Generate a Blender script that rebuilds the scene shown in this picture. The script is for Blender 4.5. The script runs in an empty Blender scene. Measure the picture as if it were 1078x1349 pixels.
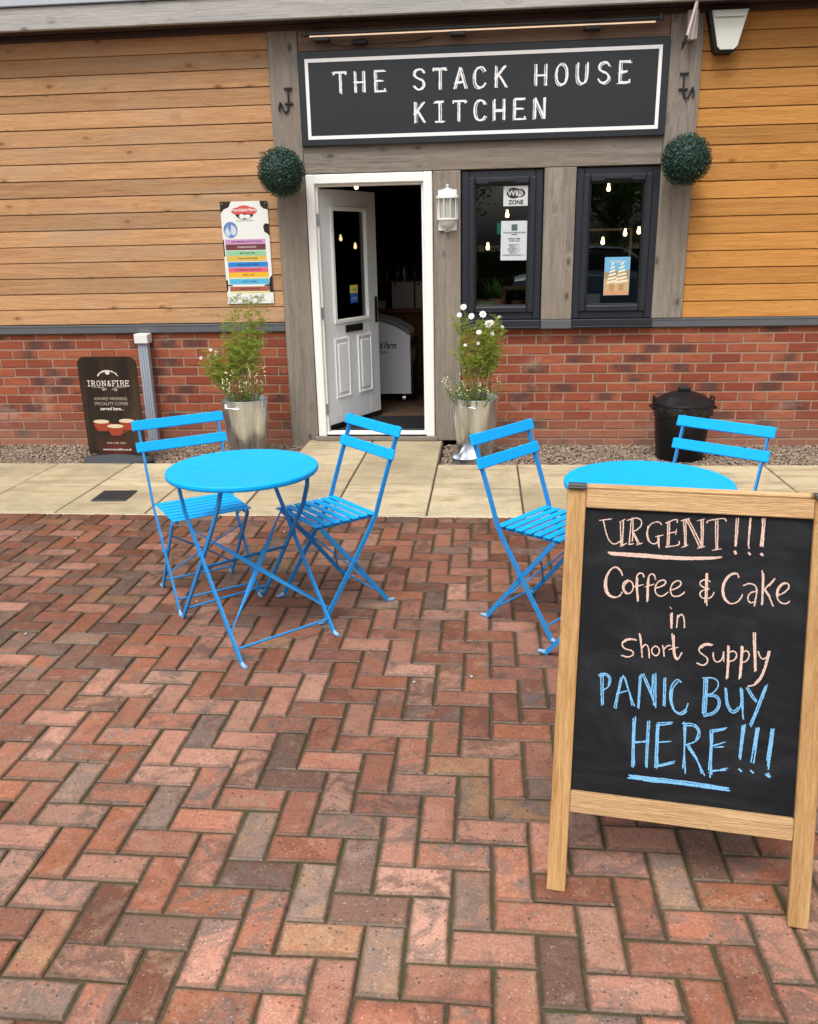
import bpy, bmesh, math, random
import numpy as np
from mathutils import Vector, Matrix
random.seed(7); RNG = np.random.default_rng(7)
PI = math.pi; R = math.radians
S = bpy.context.scene; COL = S.collection
YW = 4.846            # facade plane

# ------------------------------------------------------------------ camera
cam_d = bpy.data.cameras.new('camera'); cam = bpy.data.objects.new('camera', cam_d); COL.objects.link(cam)
CP = Vector((0.372, -1.8767, 1.5413)); YAW, PITCH, ROLL = -0.09433, 0.31147, -0.02091
def cam_axes():
    cy, sy, cp, sp, cr, sr = math.cos(YAW), math.sin(YAW), math.cos(PITCH), math.sin(PITCH), math.cos(ROLL), math.sin(ROLL)
    f = Vector((sy*cp, cy*cp, -sp)); r0 = Vector((cy, -sy, 0)); u0 = r0.cross(f)
    return cr*r0+sr*u0, -sr*r0+cr*u0, f
RX, UY, FZ = cam_axes()
cam.matrix_world = Matrix(((RX.x, UY.x, -FZ.x, CP.x), (RX.y, UY.y, -FZ.y, CP.y), (RX.z, UY.z, -FZ.z, CP.z), (0, 0, 0, 1)))
cam_d.sensor_fit = 'HORIZONTAL'; cam_d.sensor_width = 36; cam_d.lens = 36*1103.45/1078
cam_d.clip_start = .05; cam_d.clip_end = 800
S.camera = cam
# ------------------------------------------------------------------ light
wd = bpy.data.worlds.new('World'); S.world = wd; wd.use_nodes = True
nt = wd.node_tree; bg = nt.nodes['Background']
SUN_EL, SUN_AZ = R(60), R(196)        # azimuth of the sun clockwise from +Y
sk = nt.nodes.new('ShaderNodeTexSky'); sk.sky_type = 'NISHITA'; sk.sun_disc = False
sk.sun_elevation = SUN_EL; sk.sun_rotation = SUN_AZ; sk.air_density = 1.0; sk.dust_density = 6.0; sk.ozone_density = 1.0
hs = nt.nodes.new('ShaderNodeHueSaturation'); hs.inputs['Saturation'].default_value = .15; hs.inputs['Value'].default_value = 1.5
nt.links.new(sk.outputs[0], hs.inputs['Color']); nt.links.new(hs.outputs[0], bg.inputs[0]); bg.inputs[1].default_value = .12
sd = bpy.data.lights.new('sun', 'SUN'); sun = bpy.data.objects.new('sun', sd); COL.objects.link(sun)
sd.energy = 1.45; sd.angle = R(17); sd.color = (1, .965, .91)
dv = Vector((math.sin(SUN_AZ)*math.cos(SUN_EL), math.cos(SUN_AZ)*math.cos(SUN_EL), math.sin(SUN_EL)))
sun.rotation_euler = dv.to_track_quat('Z', 'Y').to_euler()
S.view_settings.view_transform = 'Standard'; S.view_settings.look = 'None'
S.view_settings.exposure = 0.13; S.view_settings.gamma = 1; S.view_settings.use_curve_mapping = False
S.cycles.max_bounces = 8; S.cycles.transparent_max_bounces = 12
S.cycles.use_denoising = True

# ------------------------------------------------------------------ helpers
class MB:
    def __init__(s): s.v = []; s.f = []; s.mi = []
    def add(s, vs, fs, m=0):
        b = len(s.v); s.v += [tuple(p) for p in vs]; s.f += [tuple(b+i for i in f) for f in fs]; s.mi += [m]*len(fs); return s
    def box(s, c, d, rot=None, ch=0, m=0):
        x, y, z = d[0]/2, d[1]/2, d[2]/2
        if ch <= 0:
            vs = [(-x,-y,-z),(x,-y,-z),(x,y,-z),(-x,y,-z),(-x,-y,z),(x,-y,z),(x,y,z),(-x,y,z)]
            fs = [(0,3,2,1),(4,5,6,7),(0,1,5,4),(1,2,6,5),(2,3,7,6),(3,0,4,7)]
        else:
            ch = min(ch, x*.9, y*.9, z*.9); vs = []; idx = {}
            for sx in (-1,1):
                for sy in (-1,1):
                    for sz in (-1,1):
                        for a in range(3):
                            p = [sx*(x-ch), sy*(y-ch), sz*(z-ch)]; p[a] = (sx*x, sy*y, sz*z)[a]
                            idx[sx,sy,sz,a] = len(vs); vs.append(tuple(p))
            I = idx; fs = []
            for sg in (-1,1):
                q = [I[sg,-1,-1,0],I[sg,1,-1,0],I[sg,1,1,0],I[sg,-1,1,0]]; fs.append(q if sg>0 else q[::-1])
                q = [I[-1,sg,-1,1],I[-1,sg,1,1],I[1,sg,1,1],I[1,sg,-1,1]]; fs.append(q if sg>0 else q[::-1])
                q = [I[-1,-1,sg,2],I[1,-1,sg,2],I[1,1,sg,2],I[-1,1,sg,2]]; fs.append(q if sg>0 else q[::-1])
            for a in range(3):
                b_, c_ = (a+1)%3, (a+2)%3
                for sb in (-1,1):
                    for sc in (-1,1):
                        def k(t, ax):
                            w = [0,0,0]; w[a]=t; w[b_]=sb; w[c_]=sc; return I[w[0],w[1],w[2],ax]
                        q = [k(-1,b_),k(1,b_),k(1,c_),k(-1,c_)]; fs.append(q if sb*sc>0 else q[::-1])
            for sx in (-1,1):
                for sy in (-1,1):
                    for sz in (-1,1):
                        q = [I[sx,sy,sz,0],I[sx,sy,sz,1],I[sx,sy,sz,2]]; fs.append(q if sx*sy*sz>0 else q[::-1])
        M = rot if rot is not None else Matrix.Identity(3); c = Vector(c)
        return s.add([M@Vector(p)+c for p in vs], fs, m)
    def bb(s, x0, x1, y0, y1, z0, z1, ch=0, m=0):
        return s.box(((x0+x1)/2,(y0+y1)/2,(z0+z1)/2), (x1-x0,y1-y0,z1-z0), None, ch, m)
    def tube(s, pts, r, n=8, cap=True, m=0, rr=None, flat=None):
        pts = [Vector(p) for p in pts]; rings = []; ref = None
        for i, p in enumerate(pts):
            t = (pts[min(i+1,len(pts)-1)]-pts[max(i-1,0)]).normalized()
            if ref is None: ref = Vector((1,0,0)) if abs(t.x) < .9 else Vector((0,1,0))
            if flat is not None: ref = Vector(flat)
            a = (ref-t*ref.dot(t)).normalized(); b = t.cross(a); ref = a
            q = (rr[i] if rr else r); 
            ra, rb = (q if isinstance(q, tuple) else (q, q))
            rings.append([p+a*ra*math.cos(2*PI*(k+.5)/n)+b*rb*math.sin(2*PI*(k+.5)/n) for k in range(n)])
        vs = [p for rg in rings for p in rg]; fs = []
        for i in range(len(pts)-1):
            for k in range(n):
                fs.append((i*n+k, i*n+(k+1)%n, (i+1)*n+(k+1)%n, (i+1)*n+k))
        if cap: fs.append(tuple(range(n))[::-1]); fs.append(tuple((len(pts)-1)*n+k for k in range(n)))
        return s.add(vs, fs, m)
    def bar(s, pts, w, t, side, m=0):
        # flat bar: t thick along 'side', w wide across it; rectangular with square edges
        pts = [Vector(p) for p in pts]; sd_ = Vector(side).normalized(); vs = []; fs = []
        for i, p in enumerate(pts):
            tg = (pts[min(i+1,len(pts)-1)]-pts[max(i-1,0)]).normalized(); o = tg.cross(sd_).normalized()
            c = .25*t
            for (a, b) in ((-1,-1),(1,-1),(1,1),(-1,1)):
                vs.append(p+sd_*(a*t/2)+o*(b*w/2))
        for i in range(len(pts)-1):
            for k in range(4): fs.append((i*4+k, i*4+(k+1)%4, (i+1)*4+(k+1)%4, (i+1)*4+k))
        fs.append((3,2,1,0)); q = (len(pts)-1)*4; fs.append((q,q+1,q+2,q+3))
        return s.add(vs, fs, m)
    def lathe(s, prof, n=32, c=(0,0,0), a0=0, a1=2*PI, m=0):
        full = abs(a1-a0-2*PI) < 1e-6; cols = n if full else n+1; vs = []; fs = []
        for k in range(cols):
            a = a0+(a1-a0)*k/n
            for (r, z) in prof: vs.append((c[0]+r*math.cos(a), c[1]+r*math.sin(a), c[2]+z))
        L = len(prof)
        for k in range(n):
            k2 = (k+1) % cols
            for i in range(L-1): fs.append((k*L+i, k2*L+i, k2*L+i+1, k*L+i+1))
        return s.add(vs, fs, m)
    def build(s, name, mat, parent=None, smooth=False, mats=None):
        me = bpy.data.meshes.new(name); me.from_pydata(s.v, [], s.f)
        for mm in (mats or [mat]): me.materials.append(mm)
        if mats: me.polygons.foreach_set('material_index', s.mi)
        if smooth:
            me.polygons.foreach_set('use_smooth', [True]*len(me.polygons))
            me.set_sharp_from_angle(angle=R(38))
        me.update(); return link(name, me, parent)
def link(name, me, parent=None):
    o = bpy.data.objects.new(name, me); COL.objects.link(o)
    if parent is not None: o.parent = parent
    return o
def tag(o, label=None, cat=None, group=None, kind=None):
    if label: o['label'] = label
    if cat: o['category'] = cat
    if group: o['group'] = group
    if kind: o['kind'] = kind
    return o
def thing(name, loc, label, cat, rz=0, group=None):
    o = bpy.data.objects.new(name, None); COL.objects.link(o); o.empty_display_size = .1
    o.location = loc; o.rotation_euler = (0,0,rz); return tag(o, label, cat, group)
def kids(o): return [c for c in ALLKIDS(o)]
def ALLKIDS(o): return list(o.children)
def dup(o, parent=None):
    c = o.copy(); COL.objects.link(c)
    if parent is not None: c.parent = parent
    for ch in list(o.children): dup(ch, c)
    return c
def raw(name, V, F, mat, parent=None, rnd=None):
    """big mesh from numpy: V (n,3), F (m,k) ; rnd per-face random"""
    me = bpy.data.meshes.new(name); n, k = F.shape
    me.vertices.add(len(V)); me.vertices.foreach_set('co', np.ascontiguousarray(V, dtype=np.float32).ravel())
    me.loops.add(n*k); me.loops.foreach_set('vertex_index', F.astype(np.int32).ravel())
    me.polygons.add(n); me.polygons.foreach_set('loop_start', np.arange(0, n*k, k, dtype=np.int32))
    me.materials.append(mat); me.update(calc_edges=True)
    if rnd is not None:
        at = me.attributes.new('rnd', 'FLOAT', 'FACE'); at.data.foreach_set('value', np.asarray(rnd, dtype=np.float32))
    me.validate(); return link(name, me, parent)
DG = None
def text(s, size, loc, mat, parent, name='lettering', rot=(PI/2,0,0), align='CENTER', sx=1.0, extrude=0.0, space=1.0, shear=0.0, bold=0.0):
    cu = bpy.data.curves.new('t', 'FONT'); cu.body = s; cu.size = size; cu.align_x = align; cu.align_y = 'CENTER'
    cu.extrude = extrude; cu.space_character = space; cu.shear = shear; cu.offset = bold; cu.resolution_u = 3
    to = bpy.data.objects.new('t', cu); COL.objects.link(to)
    bpy.context.view_layer.update(); dg = bpy.context.evaluated_depsgraph_get()
    me = bpy.data.meshes.new_from_object(to.evaluated_get(dg)); bpy.data.objects.remove(to)
    me.materials.clear(); me.materials.append(mat); o = link(name, me, parent)
    o.location = loc; o.rotation_euler = rot; o.scale = (sx,1,1); return o

# ------------------------------------------------------------------ material kit
class G:
    def __init__(s, name):
        s.m = bpy.data.materials.new(name); s.m.use_nodes = True; s.t = s.m.node_tree; s.n = s.t.nodes; s.l = s.t.links
        s.b = s.n['Principled BSDF']; s.out = s.n['Material Output']
    def N(s, typ, **k):
        n = s.n.new(typ)
        for a, b in k.items(): setattr(n, a, b)
        return n
    def put(s, sock, v):
        if isinstance(v, bpy.types.NodeSocket): s.l.new(v, sock)
        elif isinstance(v, (tuple, list)) and len(v) == 3 and sock.type == 'RGBA': sock.default_value = (*v, 1)
        else: sock.default_value = v
    def math(s, op, a, b=0.0, c=0.0, clamp=False):
        n = s.N('ShaderNodeMath', operation=op); n.use_clamp = clamp
        s.put(n.inputs[0], a); s.put(n.inputs[1], b); s.put(n.inputs[2], c); return n.outputs[0]
    def vm(s, op, a, b=None, sc=None):
        n = s.N('ShaderNodeVectorMath', operation=op); s.put(n.inputs[0], a)
        if b is not None: s.put(n.inputs[1], b)
        if sc is not None: s.put(n.inputs['Scale'], sc)
        return n.outputs[0]
    def pos(s): return s.N('ShaderNodeNewGeometry').outputs['Position']
    def obj(s): return s.N('ShaderNodeTexCoord').outputs['Object']
    def rnd(s, k=1.0, off=0.0):
        a = s.N('ShaderNodeObjectInfo').outputs['Random']; b = s.N('ShaderNodeAttribute', attribute_name='rnd').outputs['Fac']
        return s.math('FRACT', s.math('MULTIPLY_ADD', s.math('ADD', a, b), k, off))
    def noise(s, v, sc, det=3, rough=.55, out=0, dist=0.0):
        n = s.N('ShaderNodeTexNoise'); s.put(n.inputs['Vector'], v); s.put(n.inputs['Scale'], sc)
        n.inputs['Detail'].default_value = det; n.inputs['Roughness'].default_value = rough; n.inputs['Distortion'].default_value = dist
        return n.outputs[out]
    def vor(s, v, sc, out='Distance', feature='F1', rnd=1.0):
        n = s.N('ShaderNodeTexVoronoi', feature=feature); s.put(n.inputs['Vector'], v); n.inputs['Scale'].default_value = sc
        n.inputs['Randomness'].default_value = rnd; return n.outputs[out]
    def ramp(s, f, stops, interp='LINEAR'):
        n = s.N('ShaderNodeValToRGB'); s.put(n.inputs[0], f); cr = n.color_ramp; cr.interpolation = interp
        while len(cr.elements) < len(stops): cr.elements.new(.5)
        for e, (p, c) in zip(cr.elements, stops):
            e.position = p; e.color = (*c, 1) if isinstance(c, tuple) else (c, c, c, 1)
        return n.outputs[0]
    def mr(s, f, a, b, c=0.0, d=1.0):
        n = s.N('ShaderNodeMapRange'); n.clamp = True; s.put(n.inputs[0], f)
        for i, q in enumerate((a, b, c, d)): s.put(n.inputs[i+1], q)
        return n.outputs[0]
    def mix(s, f, a, b, mode='MIX'):
        n = s.N('ShaderNodeMix', data_type='RGBA', blend_type=mode); s.put(n.inputs[0], f); s.put(n.inputs[6], a); s.put(n.inputs[7], b); return n.outputs[2]
    def xyz(s, x, y, z):
        n = s.N('ShaderNodeCombineXYZ'); s.put(n.inputs[0], x); s.put(n.inputs[1], y); s.put(n.inputs[2], z); return n.outputs[0]
    def sep(s, v):
        n = s.N('ShaderNodeSeparateXYZ'); s.put(n.inputs[0], v); return n.outputs
    def bump(s, h, strength=.5, dist=.002):
        n = s.N('ShaderNodeBump'); n.inputs['Strength'].default_value = strength; n.inputs['Distance'].default_value = dist
        s.put(n.inputs['Height'], h); s.l.new(n.outputs[0], s.b.inputs['Normal'])
    def fin(s, col=None, rough=.6, spec=None, metal=None):
        if col is not None: s.put(s.b.inputs['Base Color'], col)
        s.put(s.b.inputs['Roughness'], rough)
        if spec is not None: s.b.inputs['Specular IOR Level'].default_value = spec
        if metal is not None: s.b.inputs['Metallic'].default_value = metal
        return s.m
def flat(name, c, rough=.5, var=.12, sc=8, metal=None, bump=0, spec=None):
    g = G(name); p = g.obj(); n = g.noise(p, sc, 4)
    lo = tuple(max(0, q*(1-var)) for q in c); hi = tuple(min(1, q*(1+var)) for q in c)
    r = g.mr(g.noise(p, sc*3, 2), .2, .8, max(.02, rough-.04), min(1, rough+.04))
    if bump: g.bump(g.noise(p, sc*12, 3), .4, bump)
    return g.fin(g.mix(n, lo, hi), r, spec, metal)
def emit(name, c, st):
    g = G(name); g.put(g.b.inputs['Emission Color'], c); g.b.inputs['Emission Strength'].default_value = st; return g.fin(c, .4)

def wood(name, base, dark, axis=0, knots=.5, grey=None, sc=1.0, rnd=True, patch=None, rough=.7, knotcol=None):
    """grain stretched along local axis of world position, knots with swirled grain"""
    g = G(name); p = g.pos() if rnd else g.obj()
    off = g.vm('SCALE', g.xyz(g.rnd(7.3), g.rnd(3.1), g.rnd(5.7)), sc=40.0); p = g.vm('ADD', p, off)
    k = [22*sc, 22*sc, 22*sc]; k[axis] = 1.3*sc
    kn = [9.0, 9.0, 9.0]; kn[axis] = 4.6
    pk = g.vm('MULTIPLY', p, tuple(kn)); kd = g.vor(pk, 1.0); kc = g.sep(g.vor(pk, 1.0, 'Color'))[0]
    act = g.math('GREATER_THAN', kc, 1-knots)
    swirl = g.math('MULTIPLY', g.mr(kd, 0, .42, 1, 0), act)
    pg = g.vm('MULTIPLY', p, tuple(k)); pg = g.vm('ADD', pg, g.xyz(g.math('MULTIPLY', swirl, 2.2), g.math('MULTIPLY', swirl, 1.6), g.math('MULTIPLY', swirl, 2.0)))
    n1 = g.noise(pg, 1.0, 5, .62, dist=.4); n2 = g.noise(g.vm('SCALE', pg, sc=5.0), 1.0, 2, .5)
    n3 = g.noise(g.vm('SCALE', pg, sc=14.0), 1.0, 2, .6)
    f = g.mr(g.math('ADD', g.math('MULTIPLY', n1, .5), g.math('ADD', g.math('MULTIPLY', n2, .3), g.math('MULTIPLY', n3, .2))), .34, .64)
    c = g.mix(f, dark, base)
    v = g.mr(g.rnd(11.7), 0, 1, .78, 1.14); c = g.mix(1.0, c, g.xyz(v, v, v), 'MULTIPLY')
    if patch:
        c = g.mix(g.math('MULTIPLY', g.mr(g.noise(p, 1.1, 3), .42, .66), .6), c, patch)
    if grey: c = g.mix(g.mr(g.noise(g.vm('MULTIPLY', p, tuple(.5 if i == axis else 3. for i in range(3))), 1.6, 4), .50, .70), c, g.mix(.5, c, grey))
    km = g.math('MULTIPLY', g.mr(kd, .07, .15, 1, 0), act)
    c = g.mix(g.math('MULTIPLY', km, .9), c, knotcol or tuple(q*.3 for q in dark))
    ring = g.math('MULTIPLY', g.mr(kd, .13, .24, .5, 0), act); c = g.mix(ring, c, dark)
    g.bump(g.math('SUBTRACT', f, km), .8, .003)
    return g.fin(c, g.mr(n1, 0, 1, rough-.1, rough+.15), .3)

M = {}
# pavers: clay, mottled red / salmon / brown / purple grey, speckled
g = G('paver_clay'); P = g.pos(); rv = g.rnd(1.0)
po = g.vm('ADD', P, g.vm('SCALE', g.xyz(g.rnd(17.0), g.rnd(29.0), g.rnd(41.0)), sc=30.0))
pal = [(0,(.38,.155,.10)),(.14,(.45,.215,.15)),(.28,(.22,.083,.05)),(.38,(.47,.255,.185)),(.5,(.33,.12,.062)),(.60,(.19,.10,.070)),(.69,(.41,.165,.10)),(.82,(.25,.17,.135)),(.91,(.40,.22,.12)),(.94,(.27,.098,.054))]
c1 = g.ramp(g.rnd(1.0), pal, 'CONSTANT')
c2 = g.ramp(g.rnd(5.0, .37), [(0,(.36,.145,.09)),(.25,(.20,.135,.11)),(.45,(.42,.21,.14)),(.62,(.17,.095,.072)),(.82,(.34,.20,.125)),(.92,(.17,.145,.13))], 'CONSTANT')
sm = g.mr(g.noise(po, 10, 6, .72, dist=.9), .47, .58); c = g.mix(g.math('MULTIPLY', sm, .85), c1, c2)
sm3 = g.mr(g.noise(g.vm('ADD', po, (7,2,4)), 17, 6, .75), .53, .68); c = g.mix(g.math('MULTIPLY', sm3, .5), c, (.46,.29,.215))
sm2 = g.mr(g.noise(g.vm('ADD', po, (3,9,1)), 14, 6, .72), .52, .68); c = g.mix(g.math('MULTIPLY', sm2, .55), c, (.13,.095,.08))
fine = g.mr(g.noise(po, 160, 3, .6), .25, .75, .66, 1.3); c = g.mix(1.0, c, g.xyz(fine, fine, fine), 'MULTIPLY')
vd = g.vor(po, 62); vc = g.sep(g.vor(po, 62, 'Color'))
dk = g.math('MULTIPLY', g.mr(vd, .08, g.mr(g.noise(po, 25, 2), .35, .65, .12, .34), 1, 0), g.math('GREATER_THAN', vc[0], .60)); c = g.mix(g.math('MULTIPLY', dk, .8), c, (.07,.045,.04))
vd2 = g.vor(g.vm('ADD', po, (5,5,5)), 95); vc2 = g.sep(g.vor(g.vm('ADD', po, (5,5,5)), 95, 'Color'))
lt = g.math('MULTIPLY', g.mr(vd2, .12, .28, 1, 0), g.math('GREATER_THAN', vc2[1], .72)); c = g.mix(g.math('MULTIPLY', lt, .5), c, (.62,.50,.40))
ed = g.N('ShaderNodeAttribute', attribute_name='edge').outputs['Fac']
em = g.math('MULTIPLY', g.mr(g.math('ADD', ed, g.math('MULTIPLY', g.noise(P, 55, 3, .7), .9)), .72, 1.45), .75)
c = g.mix(em, c, (.075,.052,.030))
vv = g.mr(g.rnd(23.0, .11), 0, 1, .68, 1.08); c = g.mix(1.0, c, g.xyz(vv, vv, vv), 'MULTIPLY')
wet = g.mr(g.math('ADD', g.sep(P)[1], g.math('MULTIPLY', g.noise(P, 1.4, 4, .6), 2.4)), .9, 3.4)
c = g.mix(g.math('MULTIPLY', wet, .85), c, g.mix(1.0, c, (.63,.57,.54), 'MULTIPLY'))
big = g.mr(g.noise(P, .8, 3), .35, .65, .80, 1.12); c = g.mix(1.0, c, g.xyz(big, big, big), 'MULTIPLY')
g.bump(g.math('ADD', g.math('MULTIPLY', g.noise(po, 90, 4, .6), .8), g.math('MULTIPLY', dk, -.9)), .7, .003)
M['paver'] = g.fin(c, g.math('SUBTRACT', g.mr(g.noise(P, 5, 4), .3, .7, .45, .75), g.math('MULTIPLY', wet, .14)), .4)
# joint sand with moss
g = G('joint_sand'); P = g.pos(); n = g.noise(P, 60, 4, .7)
c = g.mix(g.mr(n, .3, .7), (.035,.025,.015), (.11,.08,.05)); c = g.mix(g.mr(g.noise(P, 6, 4, .6), .44, .6), c, (.05,.058,.014))
g.bump(n, .8, .004); M['joint'] = g.fin(c, .95)
# wall brick
g = G('red_brick'); P = g.pos()
po = g.vm('ADD', P, g.vm('SCALE', g.xyz(g.rnd(17.0), g.rnd(29.0), g.rnd(41.0)), sc=30.0))
c1 = g.ramp(g.rnd(1.0), [(0,(.285,.070,.034)),(.2,(.34,.092,.044)),(.42,(.25,.058,.030)),(.6,(.36,.108,.053)),(.78,(.30,.076,.038)),(.9,(.235,.054,.030))], 'CONSTANT')
O = g.obj(); so = g.sep(O)
cen = g.math('MULTIPLY', g.mr(g.math('ABSOLUTE', so[0]), .05, .1, 1, 0), g.mr(g.math('ABSOLUTE', so[2]), .012, .03, 1, .15))
burnt = g.math('MULTIPLY', g.math('GREATER_THAN', g.rnd(13.0, .2), .80), g.math('MULTIPLY', g.mr(g.math('ABSOLUTE', so[0]), .045, .095, 1, .1), g.mr(g.noise(po, 9, 3), .3, .5)))
c = g.mix(g.math('MULTIPLY', burnt, .82), c1, (.055,.042,.04))
c = g.mix(g.math('MULTIPLY', g.mr(g.noise(g.vm('MULTIPLY', po, (1,1,3)), 9, 4, .65), .42, .72), .6), c, (.17,.055,.04))
fine = g.mr(g.noise(po, 130, 3), .2, .8, .8, 1.2); c = g.mix(1.0, c, g.xyz(fine, fine, fine), 'MULTIPLY')
c = g.mix(g.math('MULTIPLY', g.mr(g.noise(P, 2.2, 5, .65), .58, .72), .35), c, (.5,.40,.33))
spl = g.mr(g.math('ADD', g.sep(P)[2], g.math('MULTIPLY', g.noise(P, 5, 5, .7), -.30)), -.20, .10, 1, 0); c = g.mix(g.math('MULTIPLY', spl, .45), c, (.30,.20,.15))
g.bump(g.noise(g.vm('MULTIPLY', po, (1,1,.5)), 110, 4, .6), .6, .003); M['brick'] = g.fin(c, .85, .25)
g = G('mortar'); P = g.pos(); n = g.noise(P, 150, 3)
c = g.mix(n, (.22,.14,.095), (.40,.28,.20)); g.bump(n, .5, .002); M['mortar'] = g.fin(c, .95)
# timbers
M['cladL'] = wood('weathered_larch_boards', (.56,.325,.16), (.35,.175,.075), 0, .5, grey=(.37,.28,.20), sc=1.5)
M['cladR'] = wood('orange_stained_boards', (.55,.265,.070), (.38,.155,.030), 0, .35, sc=1.5)
M['beamV'] = wood('silvered_post', (.34,.30,.255), (.13,.108,.085), 2, .6, patch=(.24,.195,.15), sc=1.5)
M['beamH'] = wood('silvered_beam', (.32,.28,.235), (.12,.10,.08), 0, .6, patch=(.22,.175,.135), sc=1.5)
M['beamB'] = wood('brown_header', (.27,.185,.13), (.14,.09,.062), 0, .4)
M['fascia'] = wood('grey_fascia', (.46,.45,.43), (.27,.26,.245), 0, .5, patch=(.36,.35,.335))
M['soffit'] = wood('dark_soffit', (.075,.045,.038), (.035,.022,.02), 0, .1)
M['pineV'] = wood('yellow_pine_upright', (.60,.38,.17), (.32,.15,.045), 2, .3, rnd=False, sc=3.2, knotcol=(.22,.11,.05))
M['pineH'] = wood('yellow_pine_rail', (.62,.42,.22), (.38,.20,.08), 0, .35, rnd=False, sc=3.2, knotcol=(.14,.07,.035))
M['barwood'] = wood('bar_wood', (.30,.15,.06), (.13,.055,.02), 2, .2)
M['counter'] = wood('counter_wood', (.22,.07,.035), (.10,.03,.015), 0, .1, rough=.3)
M['floorwood'] = wood('floor_boards', (.13,.075,.045), (.06,.035,.02), 0, .1)
# slabs
g = G('buff_slab'); P = g.pos(); po = g.vm('ADD', P, g.vm('SCALE', g.xyz(g.rnd(17.0), g.rnd(29.0), g.rnd(41.0)), sc=30.0))
c = g.mix(g.rnd(3.0), (.40,.325,.205), (.54,.45,.295)); c = g.mix(g.mr(g.noise(g.vm('MULTIPLY', po, (1.1,5,1)), 2.1, 5, .6, dist=.5), .5, .70), c, (.32,.235,.13))
c = g.mix(g.mr(g.noise(P, 1.7, 5, .7), .46, .66, 0, .65), c, (.23,.195,.135))
c = g.mix(g.mr(g.noise(P, 9, 5, .7), .50, .72, 0, .4), c, (.26,.21,.14))
fn = g.noise(po, 170, 4, .7); q = g.mr(fn, .2, .8, .84, 1.14); c = g.mix(1.0, c, g.xyz(q, q, q), 'MULTIPLY')
g.bump(g.math('ADD', fn, g.noise(po, 30, 3)), .5, .002); M['slab'] = g.fin(c, .8, .3)
g = G('gravel_stone'); P = g.pos(); r_ = g.rnd(1.0)
c = g.ramp(r_, [(0,(.30,.21,.14)),(.2,(.16,.10,.07)),(.38,(.42,.33,.24)),(.55,(.24,.15,.10)),(.7,(.10,.075,.06)),(.82,(.52,.45,.36)),(.92,(.28,.17,.12))], 'CONSTANT')
M['gravel'] = g.fin(g.mix(g.noise(P, 120, 2), c, (.2,.15,.11)), .8)
g = G('earth'); P = g.pos(); M['earth'] = g.fin(g.mix(g.noise(P, 30, 4), (.035,.026,.018), (.10,.075,.055)), .95)
g = G('outer_ground'); P = g.pos(); M['ground'] = g.fin(g.mix(g.noise(P, 1.3, 6, .7), (.12,.075,.055), (.20,.12,.09)), .9)
# paints, plastics, metals
def blue(name, c, rough):
    g = G(name); p = g.pos(); n = g.noise(p, 14, 4); c2 = tuple(q*.93 for q in c)
    cc = g.mix(g.mr(n, .3, .7), c2, c)
    sp = g.math('MULTIPLY', g.mr(g.vor(p, 55), .06, .12, 1, 0), g.math('GREATER_THAN', g.sep(g.vor(p, 55, 'Color'))[0], .93))
    cc = g.mix(g.math('MULTIPLY', sp, .6), cc, (.25,.45,.6)); cc = g.mix(g.math('MULTIPLY', g.mr(g.noise(g.vm('MULTIPLY', p, (6,22,9)), 1.0, 5, .7), .60, .72), .35), cc, (.10,.42,.66)); g.bump(g.noise(p, 300, 2), .25, .0004)
    return g.fin(cc, g.mr(g.noise(p, 9, 4), .3, .7, rough-.06, rough+.1), .28)
M['blue'] = blue('blue_enamel', (.0,.40,.92), .5)
M['blue2'] = blue('blue_enamel_frame', (.022,.25,.62), .4)
M['foot'] = flat('pale_blue_foot_cap', (.24,.43,.66), .4, .1)
M['anth'] = flat('anthracite_upvc', (.018,.021,.029), .36, .15, 5)
M['anthsill'] = flat('grey_sill', (.10,.105,.115), .45, .15, 5)
M['gasket'] = flat('black_gasket', (.006,.006,.007), .6)
M['upvc'] = flat('white_upvc', (.84,.84,.81), .3, .03, 3)
M['door'] = flat('white_door_skin', (.86,.88,.90), .35, .04, 3)
M['black'] = flat('black_plastic', (.007,.007,.009), .42, .3, 6, spec=.3)
M['blackm'] = flat('black_metal', (.014,.014,.016), .4, .2, 10)
M['rubber'] = flat('grey_rubber', (.045,.05,.058), .75, .2, 14)
M['white'] = flat('white_plastic', (.74,.74,.71), .35, .04, 4)
M['cream'] = flat('pale_grey_plastic', (.60,.62,.56), .4, .05, 4)
M['greyp'] = flat('grey_pipe', (.36,.40,.46), .45, .1, 5)
M['steel2'] = flat('hinge_steel', (.45,.46,.47), .35, .1, 10, metal=1.0)
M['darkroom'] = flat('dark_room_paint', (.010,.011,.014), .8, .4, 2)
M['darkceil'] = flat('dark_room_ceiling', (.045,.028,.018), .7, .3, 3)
M['navy'] = flat('dark_ply', (.02,.018,.02), .7, .3, 3)
M['signface'] = flat('sign_charcoal', (.020,.024,.028), .33, .02, .6, spec=.4)
M['signedge'] = flat('sign_edge', (.03,.034,.042), .35, .1, 3)
M['paintw'] = flat('sign_white', (.82,.82,.82), .5, .05, 30)
M['leafd'] = flat('x', (.02,.05,.03), .5)
g = G('brushed_steel'); O = g.obj(); pp = g.vm('MULTIPLY', O, (60,60,1.5)); n = g.noise(pp, 1.0, 4, .6)
g.bump(g.noise(O, 9, 3), .25, .01); M['steel'] = g.fin(g.mix(g.mr(g.noise(g.vm('MULTIPLY', O, (14,14,.8)), 1.0, 4), .35, .65), (.50,.52,.55), (.90,.94,1.0)), g.mr(n, .3, .7, .22, .42), None, 1.0)  # pale upright streaks in the base colour stand in for reflections
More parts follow.
